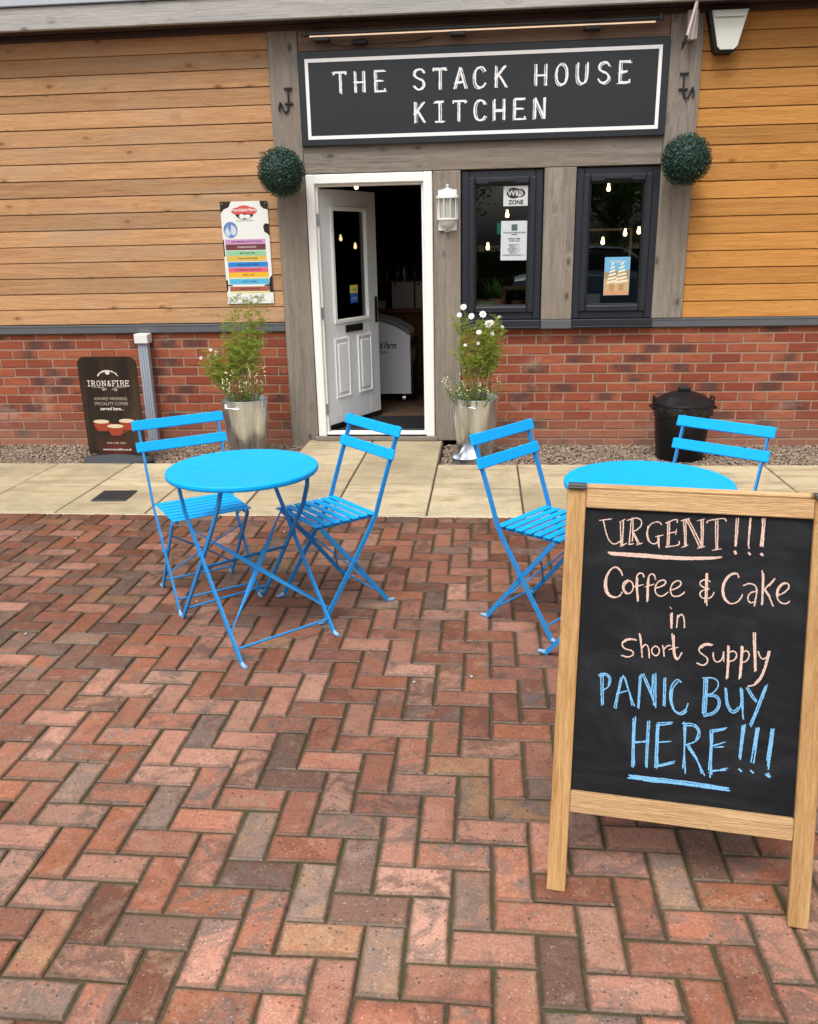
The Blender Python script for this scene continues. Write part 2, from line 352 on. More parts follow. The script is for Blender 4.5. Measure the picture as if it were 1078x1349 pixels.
def glass(name, tint=(1,1,1), rf=1.0):
    g = G(name); g.n.remove(g.b)
    t = g.N('ShaderNodeBsdfTransparent'); t.inputs[0].default_value = (*tint, 1); gl = g.N('ShaderNodeBsdfGlossy'); gl.inputs['Roughness'].default_value = .015
    fr = g.N('ShaderNodeFresnel'); fr.inputs[0].default_value = 1.5
    mx = g.N('ShaderNodeMixShader'); g.l.new(g.math('MULTIPLY', fr.outputs[0], rf), mx.inputs[0]); g.l.new(t.outputs[0], mx.inputs[1]); g.l.new(gl.outputs[0], mx.inputs[2])
    g.l.new(mx.outputs[0], g.out.inputs[0]); return g.m
M['glass'] = glass('window_glass', (.82,.86,.85), 1.8)
g = G('frosted_glass'); g.b.inputs['Transmission Weight'].default_value = .0; M['frost'] = g.fin((.42,.43,.36), .25)
M['bulb'] = emit('warm_bulb', (1.0,.62,.27), 13)
M['led'] = emit('warm_led_strip', (1.0,.72,.50), .42)
def leafmat(name, a, b):
    g = G(name); r_ = g.N('ShaderNodeAttribute', attribute_name='rnd').outputs['Fac']
    c = g.mix(r_, a, b); g.put(g.b.inputs['Base Color'], c); g.b.inputs['Roughness'].default_value = .5
    tr = g.N('ShaderNodeBsdfTranslucent'); g.put(tr.inputs[0], c); mx = g.N('ShaderNodeMixShader'); mx.inputs[0].default_value = .3
    g.l.new(g.b.outputs[0], mx.inputs[1]); g.l.new(tr.outputs[0], mx.inputs[2]); g.l.new(mx.outputs[0], g.out.inputs[0]); return g.m
M['feather'] = leafmat('feathery_leaves', (.17,.27,.02), (.42,.52,.08))
M['leafg'] = leafmat('green_leaves', (.06,.14,.02), (.20,.34,.06))
M['leafbox'] = leafmat('artificial_box_leaves', (.010,.042,.032), (.035,.11,.075))
M['stemt'] = flat('tan_stems', (.36,.22,.09), .7, .25, 20)
M['stemg'] = flat('green_stems', (.16,.20,.05), .6, .25, 20)
M['petal'] = flat('white_petals', (.80,.80,.76), .6, .05, 30)
M['petalp'] = flat('pinkish_petals', (.70,.55,.52), .6, .1, 30)
M['petaly'] = flat('cream_florets', (.70,.66,.42), .6, .1, 30)
M['yolk'] = flat('yellow_flower_centre', (.65,.42,.03), .6)
g = G('chalkboard'); O = g.obj(); sm = g.mr(g.noise(g.vm('MULTIPLY', O, (1,1,2.2)), 3.2, 6, .66, dist=1.4), .46, .74)
so = g.sep(g.vm('MULTIPLY', O, (40,1,7))); sr = g.math('MULTIPLY', g.mr(g.noise(g.vm('MULTIPLY', O, (34,1,5)), 1.0, 3), .66, .74), .5)
c = g.mix(g.math('MULTIPLY', sm, .55), (.006,.007,.009), (.034,.038,.043)); c = g.mix(sr, c, (.004,.004,.005))
M['slate'] = g.fin(c, g.mr(g.noise(O, 5, 4), .3, .7, .5, .7), .2)
def chalk(name, c):
    g = G(name); p = g.obj(); n = g.noise(g.vm('MULTIPLY', p, (1,1,1)), 260, 3, .7)
    g.put(g.b.inputs['Base Color'], g.mix(g.mr(n, .3, .6), tuple(q*.55 for q in c), c)); g.put(g.b.inputs['Alpha'], g.mr(g.noise(p, 190, 3, .7), .30, .42, .35, 1)); return g.fin(None, .9, .1)
M['chalkp'] = chalk('pink_chalk', (.74,.52,.43)); M['chalkb'] = chalk('blue_chalk', (.20,.48,.78))
M['mudk'] = flat('drain_cover', (.03,.03,.032), .5, .3, 20)
COLS = {}
def col(c, rough=.45):
    k = tuple(round(q, 3) for q in c)+(rough,)
    if k not in COLS: COLS[k] = flat('print_ink', c, rough, .03, 3)
    return COLS[k]
# ================================================================== GROUND
gr = MB(); gr.add([(-300,-300,-.12),(300,-300,-.12),(300,300,-.12),(-300,300,-.12)], [(0,1,2,3)])
tag(gr.build('ground', M['ground']), kind='structure')
pv = MB(); pv.bb(-7,7,-6,2.80,-.11,-.007); paving = tag(pv.build('paving', M['joint']), kind='structure')
def paver_mesh(L, W, seed):
    rg = random.Random(seed); n = .0026; hx, hy = L/2-n, W/2-n; ch = .0045; out = []
    for (a, b) in ((-1,-1),(0,-1),(1,-1),(1,1),(0,1),(-1,1)):
        out.append((a*hx+rg.uniform(-.0014,.0014), b*hy+rg.uniform(-.0016,.0016)))
    def ring(d, z): return [(x-math.copysign(d, x) if abs(x) > hx*.6 else x, y-math.copysign(d, y), z+rg.uniform(-.0005,.0005)) for x, y in out]
    vs = [(x, y, -.03) for x, y in out]+ring(0, -.0045)+ring(ch, 0)+ring(.016, .0004); fs = []
    for lv in (0, 1, 2):
        for k in range(6): fs.append((lv*6+k, lv*6+(k+1)%6, lv*6+6+(k+1)%6, lv*6+6+k))
    fs += [(18,19,22,23),(19,20,21,22)]
    return vs, fs
EDGE = [1.0]*12+[.8]*6+[0.0]*6
def mk(vs, fs, name, mat):
    me = bpy.data.meshes.new(name); me.from_pydata(vs, [], fs); me.materials.append(mat); me.update()
    at = me.attributes.new('edge', 'FLOAT', 'POINT'); at.data.foreach_set('value', EDGE); return me
full = [paver_mesh(.2,.1,i) for i in range(5)]; half = [paver_mesh(.1,.1,i+20) for i in range(2)]
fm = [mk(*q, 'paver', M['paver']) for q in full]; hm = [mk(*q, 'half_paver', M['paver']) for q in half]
def proj(p):
    d = Vector(p)-CP; z = d.dot(FZ)
    return (539+1103.45*d.dot(RX)/z, 674.5-1103.45*d.dot(UY)/z, z) if z > .1 else (0, 0, -1)
cells = []
for c in range(-62, 62):
    for r in range(-29, 34):
        s = (c+r) % 4
        if s == 0:
            if r == -29: cells.append((c*.1+.05, 2.75, 0, True))
            else: cells.append((c*.1+.05, -(r+1)*.1, PI/2, False))
        elif s == 2 and r >= -28: cells.append((c*.1+.1, -r*.1-.05, 0, False))
def vis(c):
    x, y, z = proj((c[0], c[1], 0)); return z > 0 and -25 < x < 1103 and 600 < y < 1375
near, far = [], []
for c in cells: (near if vis(c) else far).append(c)
near.sort(key=lambda c: proj((c[0],c[1],0))[2]); indiv, rest = near[:298], near[298:]+far
# pieces hidden behind the standing board are left to the joined part
for i, (x, y, a, h) in enumerate(indiv):
    o = link('paver', random.choice(hm if h else fm), paving)
    o.location = (x+random.uniform(-.001,.001), y+random.uniform(-.001,.001), random.uniform(-.002,.0015))
    o.rotation_euler = (random.uniform(-.008,.008), random.uniform(-.006,.006), a+random.choice((0,PI))+random.uniform(-.009,.009))
def joined(items, srcs, name, mat, parent):
    VS, F4, rn = [], [], []; base = 0
    for (src, loc, rot) in items:
        vs, fs = srcs[src]; a = np.array(vs)@np.array(Matrix.Rotation(rot[2],3,'Z')@Matrix.Rotation(rot[1],3,'Y')@Matrix.Rotation(rot[0],3,'X')).T+np.array(loc)
        VS.append(a); F4 += [tuple(base+i for i in f) for f in fs]; rn += [random.random()]*len(fs); base += len(vs)
    return raw(name, np.concatenate(VS), np.array(F4), mat, parent, rn)
its = []
for (x, y, a, h) in rest:
    its.append(((5+random.randrange(2)) if h else random.randrange(5), (x, y, random.uniform(-.002,.0015)), (random.uniform(-.008,.008), random.uniform(-.006,.006), a+random.choice((0,PI))+random.uniform(-.009,.009))))
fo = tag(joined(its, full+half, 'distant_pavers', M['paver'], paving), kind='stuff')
at = fo.data.attributes.new('edge', 'FLOAT', 'POINT'); at.data.foreach_set('value', EDGE*len(its))
# footpath of buff slabs
fp = MB(); fp.bb(-7,7,2.80,4.035,-.11,-.012); fp.bb(-1.085,.035,4.035,4.80,-.11,-.012); path = tag(fp.build('footpath', M['earth']), kind='structure')
def slab(x0, x1, y0, y1):
    n = .0055; w, d = x1-x0-2*n, y1-y0-2*n; b = MB(); b.box((0,0,-.02), (w, d, .04), None, .005)
    o = b.build('slab', M['slab'], path); o.location = ((x0+x1)/2, (y0+y1)/2, random.uniform(-.003,.002)); o.rotation_euler = (random.uniform(-.003,.003), random.uniform(-.003,.003), 0)
for k in range(-11, 12):
    x0 = .03+.575*k
    slab(x0, x0+.575, 2.832, 3.432); slab(x0, x0+.575, 3.432, 4.13 if k == -1 else 4.03)
slab(-.545, .03, 4.13, 4.80); slab(-1.08, -.545, 4.03, 4.80)
mb = MB()
for x0, x1 in ((-7,-.115),(-.11,7)): mb.bb(x0, x1, 2.803, 2.829, -.05, -.004, .003)
tag(mb.build('mortar_edging', flat('pale_mortar', (.50,.43,.31), .9, .2, 14), path))
# drain cover
dc = MB(); dc.box((0,0,.003), (.225,.225,.012), None, .002); d0 = dc.build('drain_cover', M['mudk'])
d0.location = (-2.035, 3.17, 0); d0.rotation_euler = (0,0,.05); tag(d0, 'small square black drain cover set in the buff slabs on the left', 'drain cover')
rc = MB()
for i in range(6): rc.bb(-.09,.09,-.088+i*.032,-.072+i*.032,.008,.0125)
rc.build('grip_rib', M['mudk'], d0)
# gravel
gb = MB(); gb.bb(-7,-1.085,4.035,YW+.05,-.11,-.062); gb.bb(.035,7,4.035,YW+.05,-.11,-.062); bed = tag(gb.build('gravel_bed', M['earth']), kind='structure')
phi = (1+5**.5)/2; iv = np.array([(-1,phi,0),(1,phi,0),(-1,-phi,0),(1,-phi,0),(0,-1,phi),(0,1,phi),(0,-1,-phi),(0,1,-phi),(phi,0,-1),(phi,0,1),(-phi,0,-1),(-phi,0,1)])/1.9
iF = np.array([(0,11,5),(0,5,1),(0,1,7),(0,7,10),(0,10,11),(1,5,9),(5,11,4),(11,10,2),(10,7,6),(7,1,8),(3,9,4),(3,4,2),(3,2,6),(3,6,8),(3,8,9),(4,9,5),(2,4,11),(6,2,10),(8,6,7),(9,8,1)])
def pebbles(x0, x1, y0, y1, n, zb, r0, r1, keep=None):
    V, F, rn = [], [], []; k = 0
    for _ in range(n):
        x, y = RNG.uniform(x0,x1), RNG.uniform(y0,y1); s = RNG.uniform(r0,r1)
        v = iv*(1+RNG.uniform(-.18,.18,(12,1)))*np.array([s*RNG.uniform(.8,1.3), s*RNG.uniform(.7,1.1), s*.62]); a = RNG.uniform(0,6.3)
        ca, sa = math.cos(a), math.sin(a); v = v@np.array([[ca,-sa,0],[sa,ca,0],[0,0,1]])
        V.append(v+np.array([x,y,zb+RNG.uniform(0,.012)])); F.append(iF+k*12); rn += [RNG.random()]*20; k += 1
    return np.concatenate(V), np.concatenate(F), rn
V1, F1, r1 = pebbles(-3.7,-1.09,4.045,4.84,9500,-.058,.006,.0135); V2, F2, r2 = pebbles(.04,3.1,4.045,4.84,11000,-.058,.006,.0135)
tag(raw('gravel', np.concatenate([V1,V2]), np.concatenate([F1,F2+len(V1)]), M['gravel'], bed, r1+r2), kind='stuff')

# ================================================================== BRICK WALLS
def brick_mesh(L, H, seed):
    rg = random.Random(seed); b = MB(); b.box((0,0,0), (L,.05,H), None, .0035)
    b.v = [(x+rg.uniform(-.0012,.0012), y+rg.uniform(-.0008,.0008), z+rg.uniform(-.001,.001)) for x, y, z in b.v]; me = bpy.data.meshes.new('brick'); me.from_pydata(b.v, [], b.f); me.materials.append(M['brick']); me.update(); return me
BC = {}
def get_brick(L, H):
    k = (round(L,3), round(H,3)); BC.setdefault(k, [brick_mesh(L,H,i+hash(k)%97) for i in range(3 if L > .2 else 1)]); return random.choice(BC[k])
def brick_wall(xa, xb, ph, label):
    w = MB(); w.bb(xa, xb, YW+.004, YW+.10, -.11, .878); root = w.build('brick_wall', M['mortar']); tag(root, label, 'wall')
    for k in range(0, 14):
        top = .830-.075*(k-1); z1 = top-.0055; z0 = top-.075+.0055
        if k == 0: z1 = .874
        x = xa-.5+((ph-xa) % .225)-.225+(.1125 if k % 2 == 0 else 0)
        while x < xb:
            a, b_ = max(x+.0055, xa), min(x+.2195, xb)
            if b_-a > .03:
                L, H = (.214 if (b_-a) > .2135 else b_-a), z1-z0
                o = link('brick', get_brick(L, H), root); o.location = ((a+b_)/2, YW+.025+random.uniform(-.0015,.0015), (z0+z1)/2)
                o.rotation_euler = (random.uniform(-.006,.006), random.uniform(-.003,.003), random.uniform(-.004,.004))
            x += .225
brick_wall(-4.3, -1.228, -3.621, 'low red brick wall under the timber boards on the left, behind the coffee board')
brick_wall(.178, 3.75, .591-.225*3, 'low red brick wall under the windows and orange boards, behind the black bin')
# ================================================================== CLADDING
def clad(x0, x1, mat, label, z0, n):
    root = thing('timber_cladding', ((x0+x1)/2, YW, z0), label, 'wall cladding'); L = x1-x0
    me = None
    for i in range(n):
        H = .1213
        if me is None:
            b = MB(); pr = [(.03,0),(-.013,.0),(-.0155,.003),(-.015,.02),(-.0135,.10),(-.0125,.1155),(.003,.1165),(.003,.1213),(.03,.1213)]
            vs = [(-L/2, y, z) for y, z in pr]+[(L/2, y, z) for y, z in pr]; m_ = len(pr)
            fs = [(k, m_+k, m_+k+1, k+1) for k in range(m_-1)]+[(m_-1, 2*m_-1, m_, 0)]+[tuple(range(m_)), tuple(range(2*m_-1, m_-1, -1))]
            b.add(vs, [f[::-1] for f in fs]); o = b.build('board', mat, root); me = o.data
        else: o = link('board', me, root)
        o.location = (0, random.uniform(-.0015,.0015), i*H+random.uniform(-.0008,.0008))
clad(-4.3, -1.222, M['cladL'], 'wall of weathered tan horizontal timber boards left of the door', .957, 18)
clad(1.862, 3.75, M['cladR'], 'wall of bright orange horizontal timber boards right of the windows', .953, 18)
bk = MB(); bk.bb(-4.3,-1.222,YW+.032,YW+.10,.88,3.2); bk.bb(1.862,3.75,YW+.032,YW+.10,.88,3.2)
# (felt behind the boards)
tag(bk.build('backing_wall', M['navy']), kind='structure')
# flashings
def flash(xa, xb, label):
    b = MB(); b.bb(xa, xb, YW-.028, YW+.03, .884, .934, .003); b.bb(xa, xb, YW-.030, YW+.028, .9345, .9505, .002); return tag(b.build('flashing', M['anthsill']), label, 'flashing')
flash(-4.3, -1.224, 'grey metal flashing strip between brick and boards on the left')
flash(1.632, 3.75, 'grey metal flashing strip between brick and boards on the right')
# ================================================================== TIMBER FRAME
tf = thing('post_and_beam_structure', (0, YW, 0), 'weathered grey posts and beams standing round the door and windows', 'timber structure')
def part(name, mat, parent, x0, x1, y0, y1, z0, z1, ch=.004, smooth=False):
    p = parent.location; b = MB(); b.bb(x0-p[0], x1-p[0], y0-p[1], y1-p[1], z0-p[2], z1-p[2], ch); return b.build(name, mat, parent, smooth)
part('post', M['beamV'], tf, -1.222,-1.000, YW-.035,YW+.15, -.09,3.036)
part('post', M['beamV'], tf, -.030,.176, YW-.033,YW+.15, -.005,2.043)
part('post', M['beamV'], tf, .795,1.026, YW-.033,YW+.15, .952,2.043)
part('post', M['beamV'], tf, 1.632,1.858, YW-.035,YW+.15, .952,3.036)
part('beam', M['beamH'], tf, -.998,1.630, YW-.031,YW+.15, 2.046,2.300)
part('upper_beam', M['beamB'], tf, -.998,1.630, YW-.029,YW+.15, 2.80,3.036)
part('infill', M['navy'], tf, -.998,1.630, YW+.02,YW+.15, 2.302,2.798)
# eaves
ev = thing('eaves', (0, YW, 3.04), 'grey weathered fascia board and dark soffit along the roof edge', 'eaves')
part('fascia', M['fascia'], ev, -6.5,5.5, YW-.222,YW-.182, 3.040,3.186,.004)
part('soffit', M['soffit'], ev, -6.5,5.5, YW-.180,YW+.16, 3.042,3.060,0)
part('trim_board', M['soffit'], ev, -6.5,5.5, YW-.060,YW-.0005, 3.005,3.040,.003)
rf = MB(); rf.add([(-6.5,YW-.235,3.188),(5.5,YW-.235,3.188),(5.5,YW+6,3.26),(-6.5,YW+6,3.26),(-6.5,YW-.235,3.196),(5.5,YW-.235,3.196),(5.5,YW+6,3.27),(-6.5,YW+6,3.27)],
    [(0,3,2,1),(4,5,6,7),(0,1,5,4),(1,2,6,5),(2,3,7,6),(3,0,4,7)])
tag(rf.build('roof', M['anthsill']), kind='structure')
# ================================================================== ROOM
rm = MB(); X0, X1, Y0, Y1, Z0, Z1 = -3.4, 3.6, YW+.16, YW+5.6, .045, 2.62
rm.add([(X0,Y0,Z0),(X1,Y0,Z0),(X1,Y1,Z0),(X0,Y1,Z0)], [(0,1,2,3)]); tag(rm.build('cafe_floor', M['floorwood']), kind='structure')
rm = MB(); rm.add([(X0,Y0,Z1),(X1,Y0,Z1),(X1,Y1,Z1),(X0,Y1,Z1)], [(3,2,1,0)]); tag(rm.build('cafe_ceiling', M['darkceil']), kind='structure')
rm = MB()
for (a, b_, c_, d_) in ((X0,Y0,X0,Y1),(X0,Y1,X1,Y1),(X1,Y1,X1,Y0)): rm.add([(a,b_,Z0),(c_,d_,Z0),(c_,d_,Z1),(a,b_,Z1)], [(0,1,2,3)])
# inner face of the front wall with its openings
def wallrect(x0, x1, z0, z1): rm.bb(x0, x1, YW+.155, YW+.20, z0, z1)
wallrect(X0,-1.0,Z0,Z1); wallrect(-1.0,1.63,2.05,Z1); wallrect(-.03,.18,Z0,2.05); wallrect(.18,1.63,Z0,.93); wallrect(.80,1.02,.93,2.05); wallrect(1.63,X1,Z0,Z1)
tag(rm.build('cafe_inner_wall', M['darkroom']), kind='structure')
# ================================================================== WINDOWS
def window(xa, label):
    w = .605; z0, z1 = .953, 2.038; root = thing('window', (xa+w/2, YW, z0), label, 'window'); h = z1-z0
    def ringp(name, mat, x0, x1, za, zb, t, ya, yb, ch):
        b = MB(); b.bb(x0,x0+t,ya,yb,za,zb,ch); b.bb(x1-t,x1,ya,yb,za,zb,ch); b.bb(x0+t-.001,x1-t+.001,ya+.0006,yb,za,za+t,ch); b.bb(x0+t-.001,x1-t+.001,ya+.0006,yb,zb-t,zb,ch)
        return b.build(name, mat, root)
    ringp('frame', M['anth'], -w/2, w/2, 0, h, .058, -.012, .05, .006)
    sa = ringp('sash', M['anth'], -w/2+.050, w/2-.050, .050, h-.048, .052, -.030, .035, .010)
    ringp('glazing_bead', M['gasket'], -w/2+.1, w/2-.1, .1, h-.098, .012, -.010, .03, .003)
    g_ = MB(); g_.box((0,.012,h/2), (w-.215,.008,h-.21)); g_.build('pane', M['glass'], root)
    v = MB(); v.box((0,-.036,h-.075), (.20,.016,.022), None, .004); v.build('trickle_vent', M['gasket'], root)
    s_ = MB(); s_.bb(-w/2-.002,w/2+.002,-.062,.02,-.066,-.0505,.004); s_.bb(-w/2-.002,w/2+.002,-.058,-.002,-.0500,-.002,.004); s_.build('sill', M['anth'], root)
    return root
W1 = window(.183, 'dark grey framed window beside the lantern, with a wifi sign and white notice inside')
W2 = window(1.029, 'dark grey framed window at the right post, with an ice cream poster inside')
sp = MB(); sp.bb(.7945,1.0265,YW-.058,YW+.02,.884,.9505,.003); tag(sp.build('sill_section', M['anthsill']), 'short grey sill piece under the post between the two windows', 'sill')
# ================================================================== DOOR
D = thing('front_door', (-.515, YW, 0), 'white front door standing open with glazed top panel and letter slot', 'door')
b = MB()
for (x0,x1,z0,z1) in ((-.477,-.412,.03,2.04),(.412,.480,.03,2.04)): b.bb(x0,x1,-.045,.055,z0,z1,.006)
b.bb(-.412,.412,-.0445,.055,1.972,2.0395,.006)
for (x0,x1,z0,z1) in ((-.412,-.395,.06,1.972),(.395,.412,.06,1.972)): b.bb(x0,x1,-.012,.060,z0,z1,.004)
b.bb(-.395,.395,-.012,.060,1.955,1.972,.004); b.build('frame', M['upvc'], D)
b = MB(); b.bb(-.411,.411,-.03,.06,.040,.062,.004); b.build('threshold', M['upvc'], D)
b = MB(); b.bb(-.50,.50,-.075,-.0465,.002,.034,.003); b.build('step_board', M['beamH'], D)
b = MB(); b.bb(-.41,.41,-.02,.05,.004,.039,.003); b.build('threshold_base', M['gasket'], D)
LF = bpy.data.objects.new('door_leaf', None); 
def leaf():
    W_, H0, H1, T = .795, .068, 1.950, .046
    b = MB(); gx0, gx1, gz0, gz1 = .165, .625, .945, 1.795
    b.bb(0,gx0,0,T,H0,H1,.004); b.bb(gx1,W_,0,T,H0,H1,.004); b.bb(gx0-.001,gx1+.001,.0006,T-.0006,H0,gz0,.002); b.bb(gx0-.001,gx1+.001,.0006,T-.0006,gz1,H1,.002)
    lf = b.build('door_leaf', M['door'], D)
    def rel(x0,x1,z0,z1,t,yo):   # raised moulding ring
        m_ = MB(); 
        m_.bb(x0,x0+t,-yo,.004,z0,z1,.005); m_.bb(x1-t,x1,-yo,.004,z0,z1,.005); m_.bb(x0+t-.002,x1-t+.002,-yo+.0006,.004,z0,z0+t,.005); m_.bb(x0+t-.002,x1-t+.002,-yo+.0006,.004,z1-t,z1,.005); return m_
    rel(gx0-.03,gx1+.03,gz0-.03,gz1+.03,.034,.014).build('glazing_frame', M['upvc'], lf)
    for (x0,x1) in ((.12,.335),(.455,.67)):
        m_ = rel(x0,x1,.30,.80,.022,.009); m_.bb(x0+.045,x1-.045,-.010,.003,.345,.755,.008); m_.build('raised_panel', M['door'], lf)
    g_ = MB(); g_.bb(gx0,gx1,.018,.026,gz0,gz1); g_.build('door_pane', M['glass'], lf)
    l_ = MB(); l_.bb(.285,.535,-.012,.002,.835,.895,.004); l_.build('letter_slot', M['blackm'], lf)
    h_ = MB(); h_.bb(.735,.775,-.008,.001,.88,1.10,.004); h_.tube([(.755,-.006,1.0),(.755,-.05,1.0),(.68,-.055,1.0)],.009,8); h_.build('handle', M['blackm'], lf)
    f_ = MB(); f_.bb(0,W_,-.004,.001,H0,H0+.03,.001); f_.build('weather_bar', M['gasket'], lf)
    for (z0, z1, c) in ((1.145,1.21,(.70,.60,.12)),(1.065,1.143,(.02,.10,.42))):
        s_ = MB(); s_.bb(.40,.51,.0145,.0165,z0,z1); s_.build('sticker', col(c), lf)
    text('OPEN', .03, (.455,.0135,1.17), col((.1,.1,.1)), lf, 'sticker_lettering'); text('CCTV', .03, (.455,.0135,1.10), col((.75,.8,.85)), lf, 'sticker_lettering')
    return lf
lf = leaf(); lf.location = (-.405, .060, 0); lf.rotation_euler = (0,0,R(64))
for z in (.25,1.02,1.72):
    h_ = MB(); h_.bb(-.418,-.392,-.016,-.010,z-.045,z+.045,.002); h_.tube([(-.402,-.014,z-.045),(-.402,-.014,z+.045)],.008,8); h_.build('hinge', M['steel2'], D)
# mat
b = MB(); b.box((0,0,.012), (.8,.55,.014), None, .004); mt = b.build('door_mat', M['gasket']); mt.location = (-.42, 5.22, .045); tag(mt, 'black coir mat on the floor just inside the door', 'mat')
# ================================================================== INTERIOR THINGS
YB = 7.0
bar = thing('bar_counter', (-.3, YB, .045), 'wooden bar counter with plank front seen through the open door', 'counter')
for i in range(16):
    b = MB(); b.bb(-1.6+i*.2+.004,-1.6+i*.2+.196,0,.02,0,.80,.004); b.build('plank', M['barwood'], bar)
b = MB(); b.bb(-1.62,1.62,-.06,.6,.802,.845,.006); b.build('counter_top', M['counter'], bar)
b = MB(); b.bb(-1.6,1.6,.022,.56,0,.80); b.build('carcass', M['navy'], bar)
for j, (x0, lab) in enumerate(((-.60,'pale box file with a black finger hole on the bar, nearer the door leaf'),(-.355,'pale box file with a black finger hole on the bar, nearer the door frame'))):
    r_ = thing('box_file', (x0+.115, YB+.0, .89), lab, 'box file'); b = MB(); b.bb(-.115,.115,0,.28,0,.265,.004); b.build('case', col((.34,.29,.29)), r_)
    h_ = MB(); h_.tube([(-.08,-.002,.24),(-.08,.004,.24)],.014,12); h_.build('finger_hole', M['gasket'], r_)
bs = MB(); bs.box((0,0,.04),(.26,.2,.08),None,.006); o = bs.build('food_tub', col((.30,.31,.26))); o.location = (-.80,YB+.1,.89); tag(o, 'low pale tub on the bar beside the box files', 'tub')
def bottle(x, y, z, h, c, lab, grp):
    b = MB(); r = h*.13; b.lathe([(0,0),(r,0),(r,h*.58),(r*.35,h*.72),(r*.33,h*.95),(r*.42,h*.96),(r*.42,h),(0,h)], 14); o = b.build('bottle', flat('bottle_glass', c, .12, .1), None, True); o.location = (x,y,z)
    tag(o, lab, 'bottle', grp)
shf = MB(); shf.bb(-1.5,1.3,YB+1.15,YB+1.45,1.10,1.13); tag(shf.build('back_shelf', M['counter']), 'dark wooden shelf of bottles behind the bar', 'shelf')
for i in range(13): bottle(-1.0+i*.105+random.uniform(-.015,.015), YB+1.3, 1.13, random.uniform(.24,.33), random.choice([(.03,.05,.03),(.10,.04,.02),(.05,.05,.06),(.09,.08,.06)]), 'dark bottle in the row on the shelf behind the bar', 'bottles on the shelf behind the bar')
for (x, lab) in ((-.555,'slim bright beer tap rising behind the left box file'),(-.335,'slim bright beer tap rising between the two box files')):
    r_ = MB(); r_.tube([(0,0,0),(0,0,.40)],.016,10); r_.tube([(0,0,.36),(0,-.09,.36),(0,-.10,.32)],.010,8); o = r_.build('beer_tap', M['steel2'], None, True); o.location = (x+.05,YB+.40,.89); tag(o, lab, 'beer tap')
# ice cream freezer
F = thing('display_freezer', (-.80, 6.23, .045), 'white ice cream freezer with curved grey lid edge standing inside the door', 'freezer')
pr = [(-.45,.09),(.45,.09),(.45,.66),(.40,.70),(.30,.755),(.15,.80),(0,.825),(-.2,.84),(-.45,.845)]
b = MB(); n_ = len(pr); b.add([(x,0,z) for x,z in pr]+[(x,.58,z) for x,z in pr], [tuple(range(n_)), tuple(range(2*n_-1,n_-1,-1))]+[(k,n_+k,n_+(k+1)%n_,(k+1)%n_) for k in range(n_)]); b.build('cabinet', flat('freezer_panel', (.80,.81,.88), .35, .03), F)
b = MB(); b.tube([(x,-.004,z+.018) for x,z in pr[2:]], .028, 8); b.build('lid_edge', col((.16,.19,.20)), F)
b = MB(); b.bb(.452,.475,0,.5,.09,.36,.004); b.bb(.452,.47,0,.5,.52,.60,.004); b.build('corner_guard', M['black'], F)
for x in (-.38,.38):
    c_ = MB(); c_.tube([(x-.015,.05,.036),(x+.015,.05,.036)],.034,12); c_.tube([(x,.05,.05),(x,.05,.09)],.012,6); c_.build('castor', M['steel2'], F)
dk = col((.02,.02,.05)); text('Marshfield Farm', .088, (.125,-.003,.555), dk, F, shear=.3, bold=.002, sx=.66); text('REAL ICE CREAM', .036, (.13,-.003,.49), dk, F, sx=.75)
# pendant bulbs
PB = [(-.79,6.05,2.03,'bare warm bulb hanging just inside the top of the open doorway'),(.565,6.6,1.775,'bare warm bulb seen below the wifi sign in the lantern-side window'),(.385,6.6,1.485,'bare warm bulb low at the left of the lantern-side window'),
      (1.50,6.6,1.985,'bare warm bulb at the top of the window with the ice cream poster'),(1.47,6.6,1.512,'bare warm bulb just above the ice cream poster on its left'),(1.72,6.9,1.585,'smaller warm bulb of the pair right of the ice cream poster'),(1.80,6.6,1.60,'larger warm bulb of the pair right of the ice cream poster')]
for (x,y,z,lab) in PB:
    r_ = thing('pendant_lamp', (x,y,z), lab, 'pendant lamp', 0, 'bare bulbs hanging inside the cafe')
    b = MB(); b.lathe([(0,-.028),(.012,-.025),(.018,-.011),(.017,.0),(.010,.022),(.009,.040)], 16); b.build('bulb', M['bulb'], r_, True)
    b = MB(); b.tube([(0,0,.04),(0,0,.085)],.016,10); b.build('socket', M['blackm'], r_)
    b = MB(); b.tube([(0,0,.085),(0,0,2.62-z)],.003,5); b.build('cord', M['black'], r_)
# dark picture frame, exit sign, window sill plants
ex = thing('exit_sign', (.60,7.4,1.66), 'small green exit sign seen through the lantern-side window', 'sign'); b = MB(); b.box((0,0,0),(.24,.02,.11)); b.build('panel', emit('lit_green', (.02,.35,.18), .35), ex)
text('EXIT', .08, (0,-.012,0), emit('lit_white', (.7,.8,.7), .3), ex)
pf = thing('picture_frame', (1.80,8.6,1.30), 'brown wooden frame on the far wall seen above the ice cream poster', 'frame')
b = MB()
for q in ((-.26,-.235,-.35,.35),(.235,.26,-.35,.35)): b.bb(q[0],q[1],-.02,.02,q[2],q[3])
b.bb(-.235,.235,-.02,.02,.325,.35); b.build('moulding', emit('glowing_oak', (.28,.16,.08), .25), pf); b = MB(); b.bb(-.235,.235,0,.01,-.35,.325); b.build('backing', M['navy'], pf)  # moulding glows by itself, standing in for room light on the wood
isl = MB(); isl.bb(.18,1.63,YW+.12,YW+.36,.955,.985,.004); tag(isl.build('inner_sill', col((.08,.07,.06))), 'dark inner window ledge holding small plants', 'ledge')
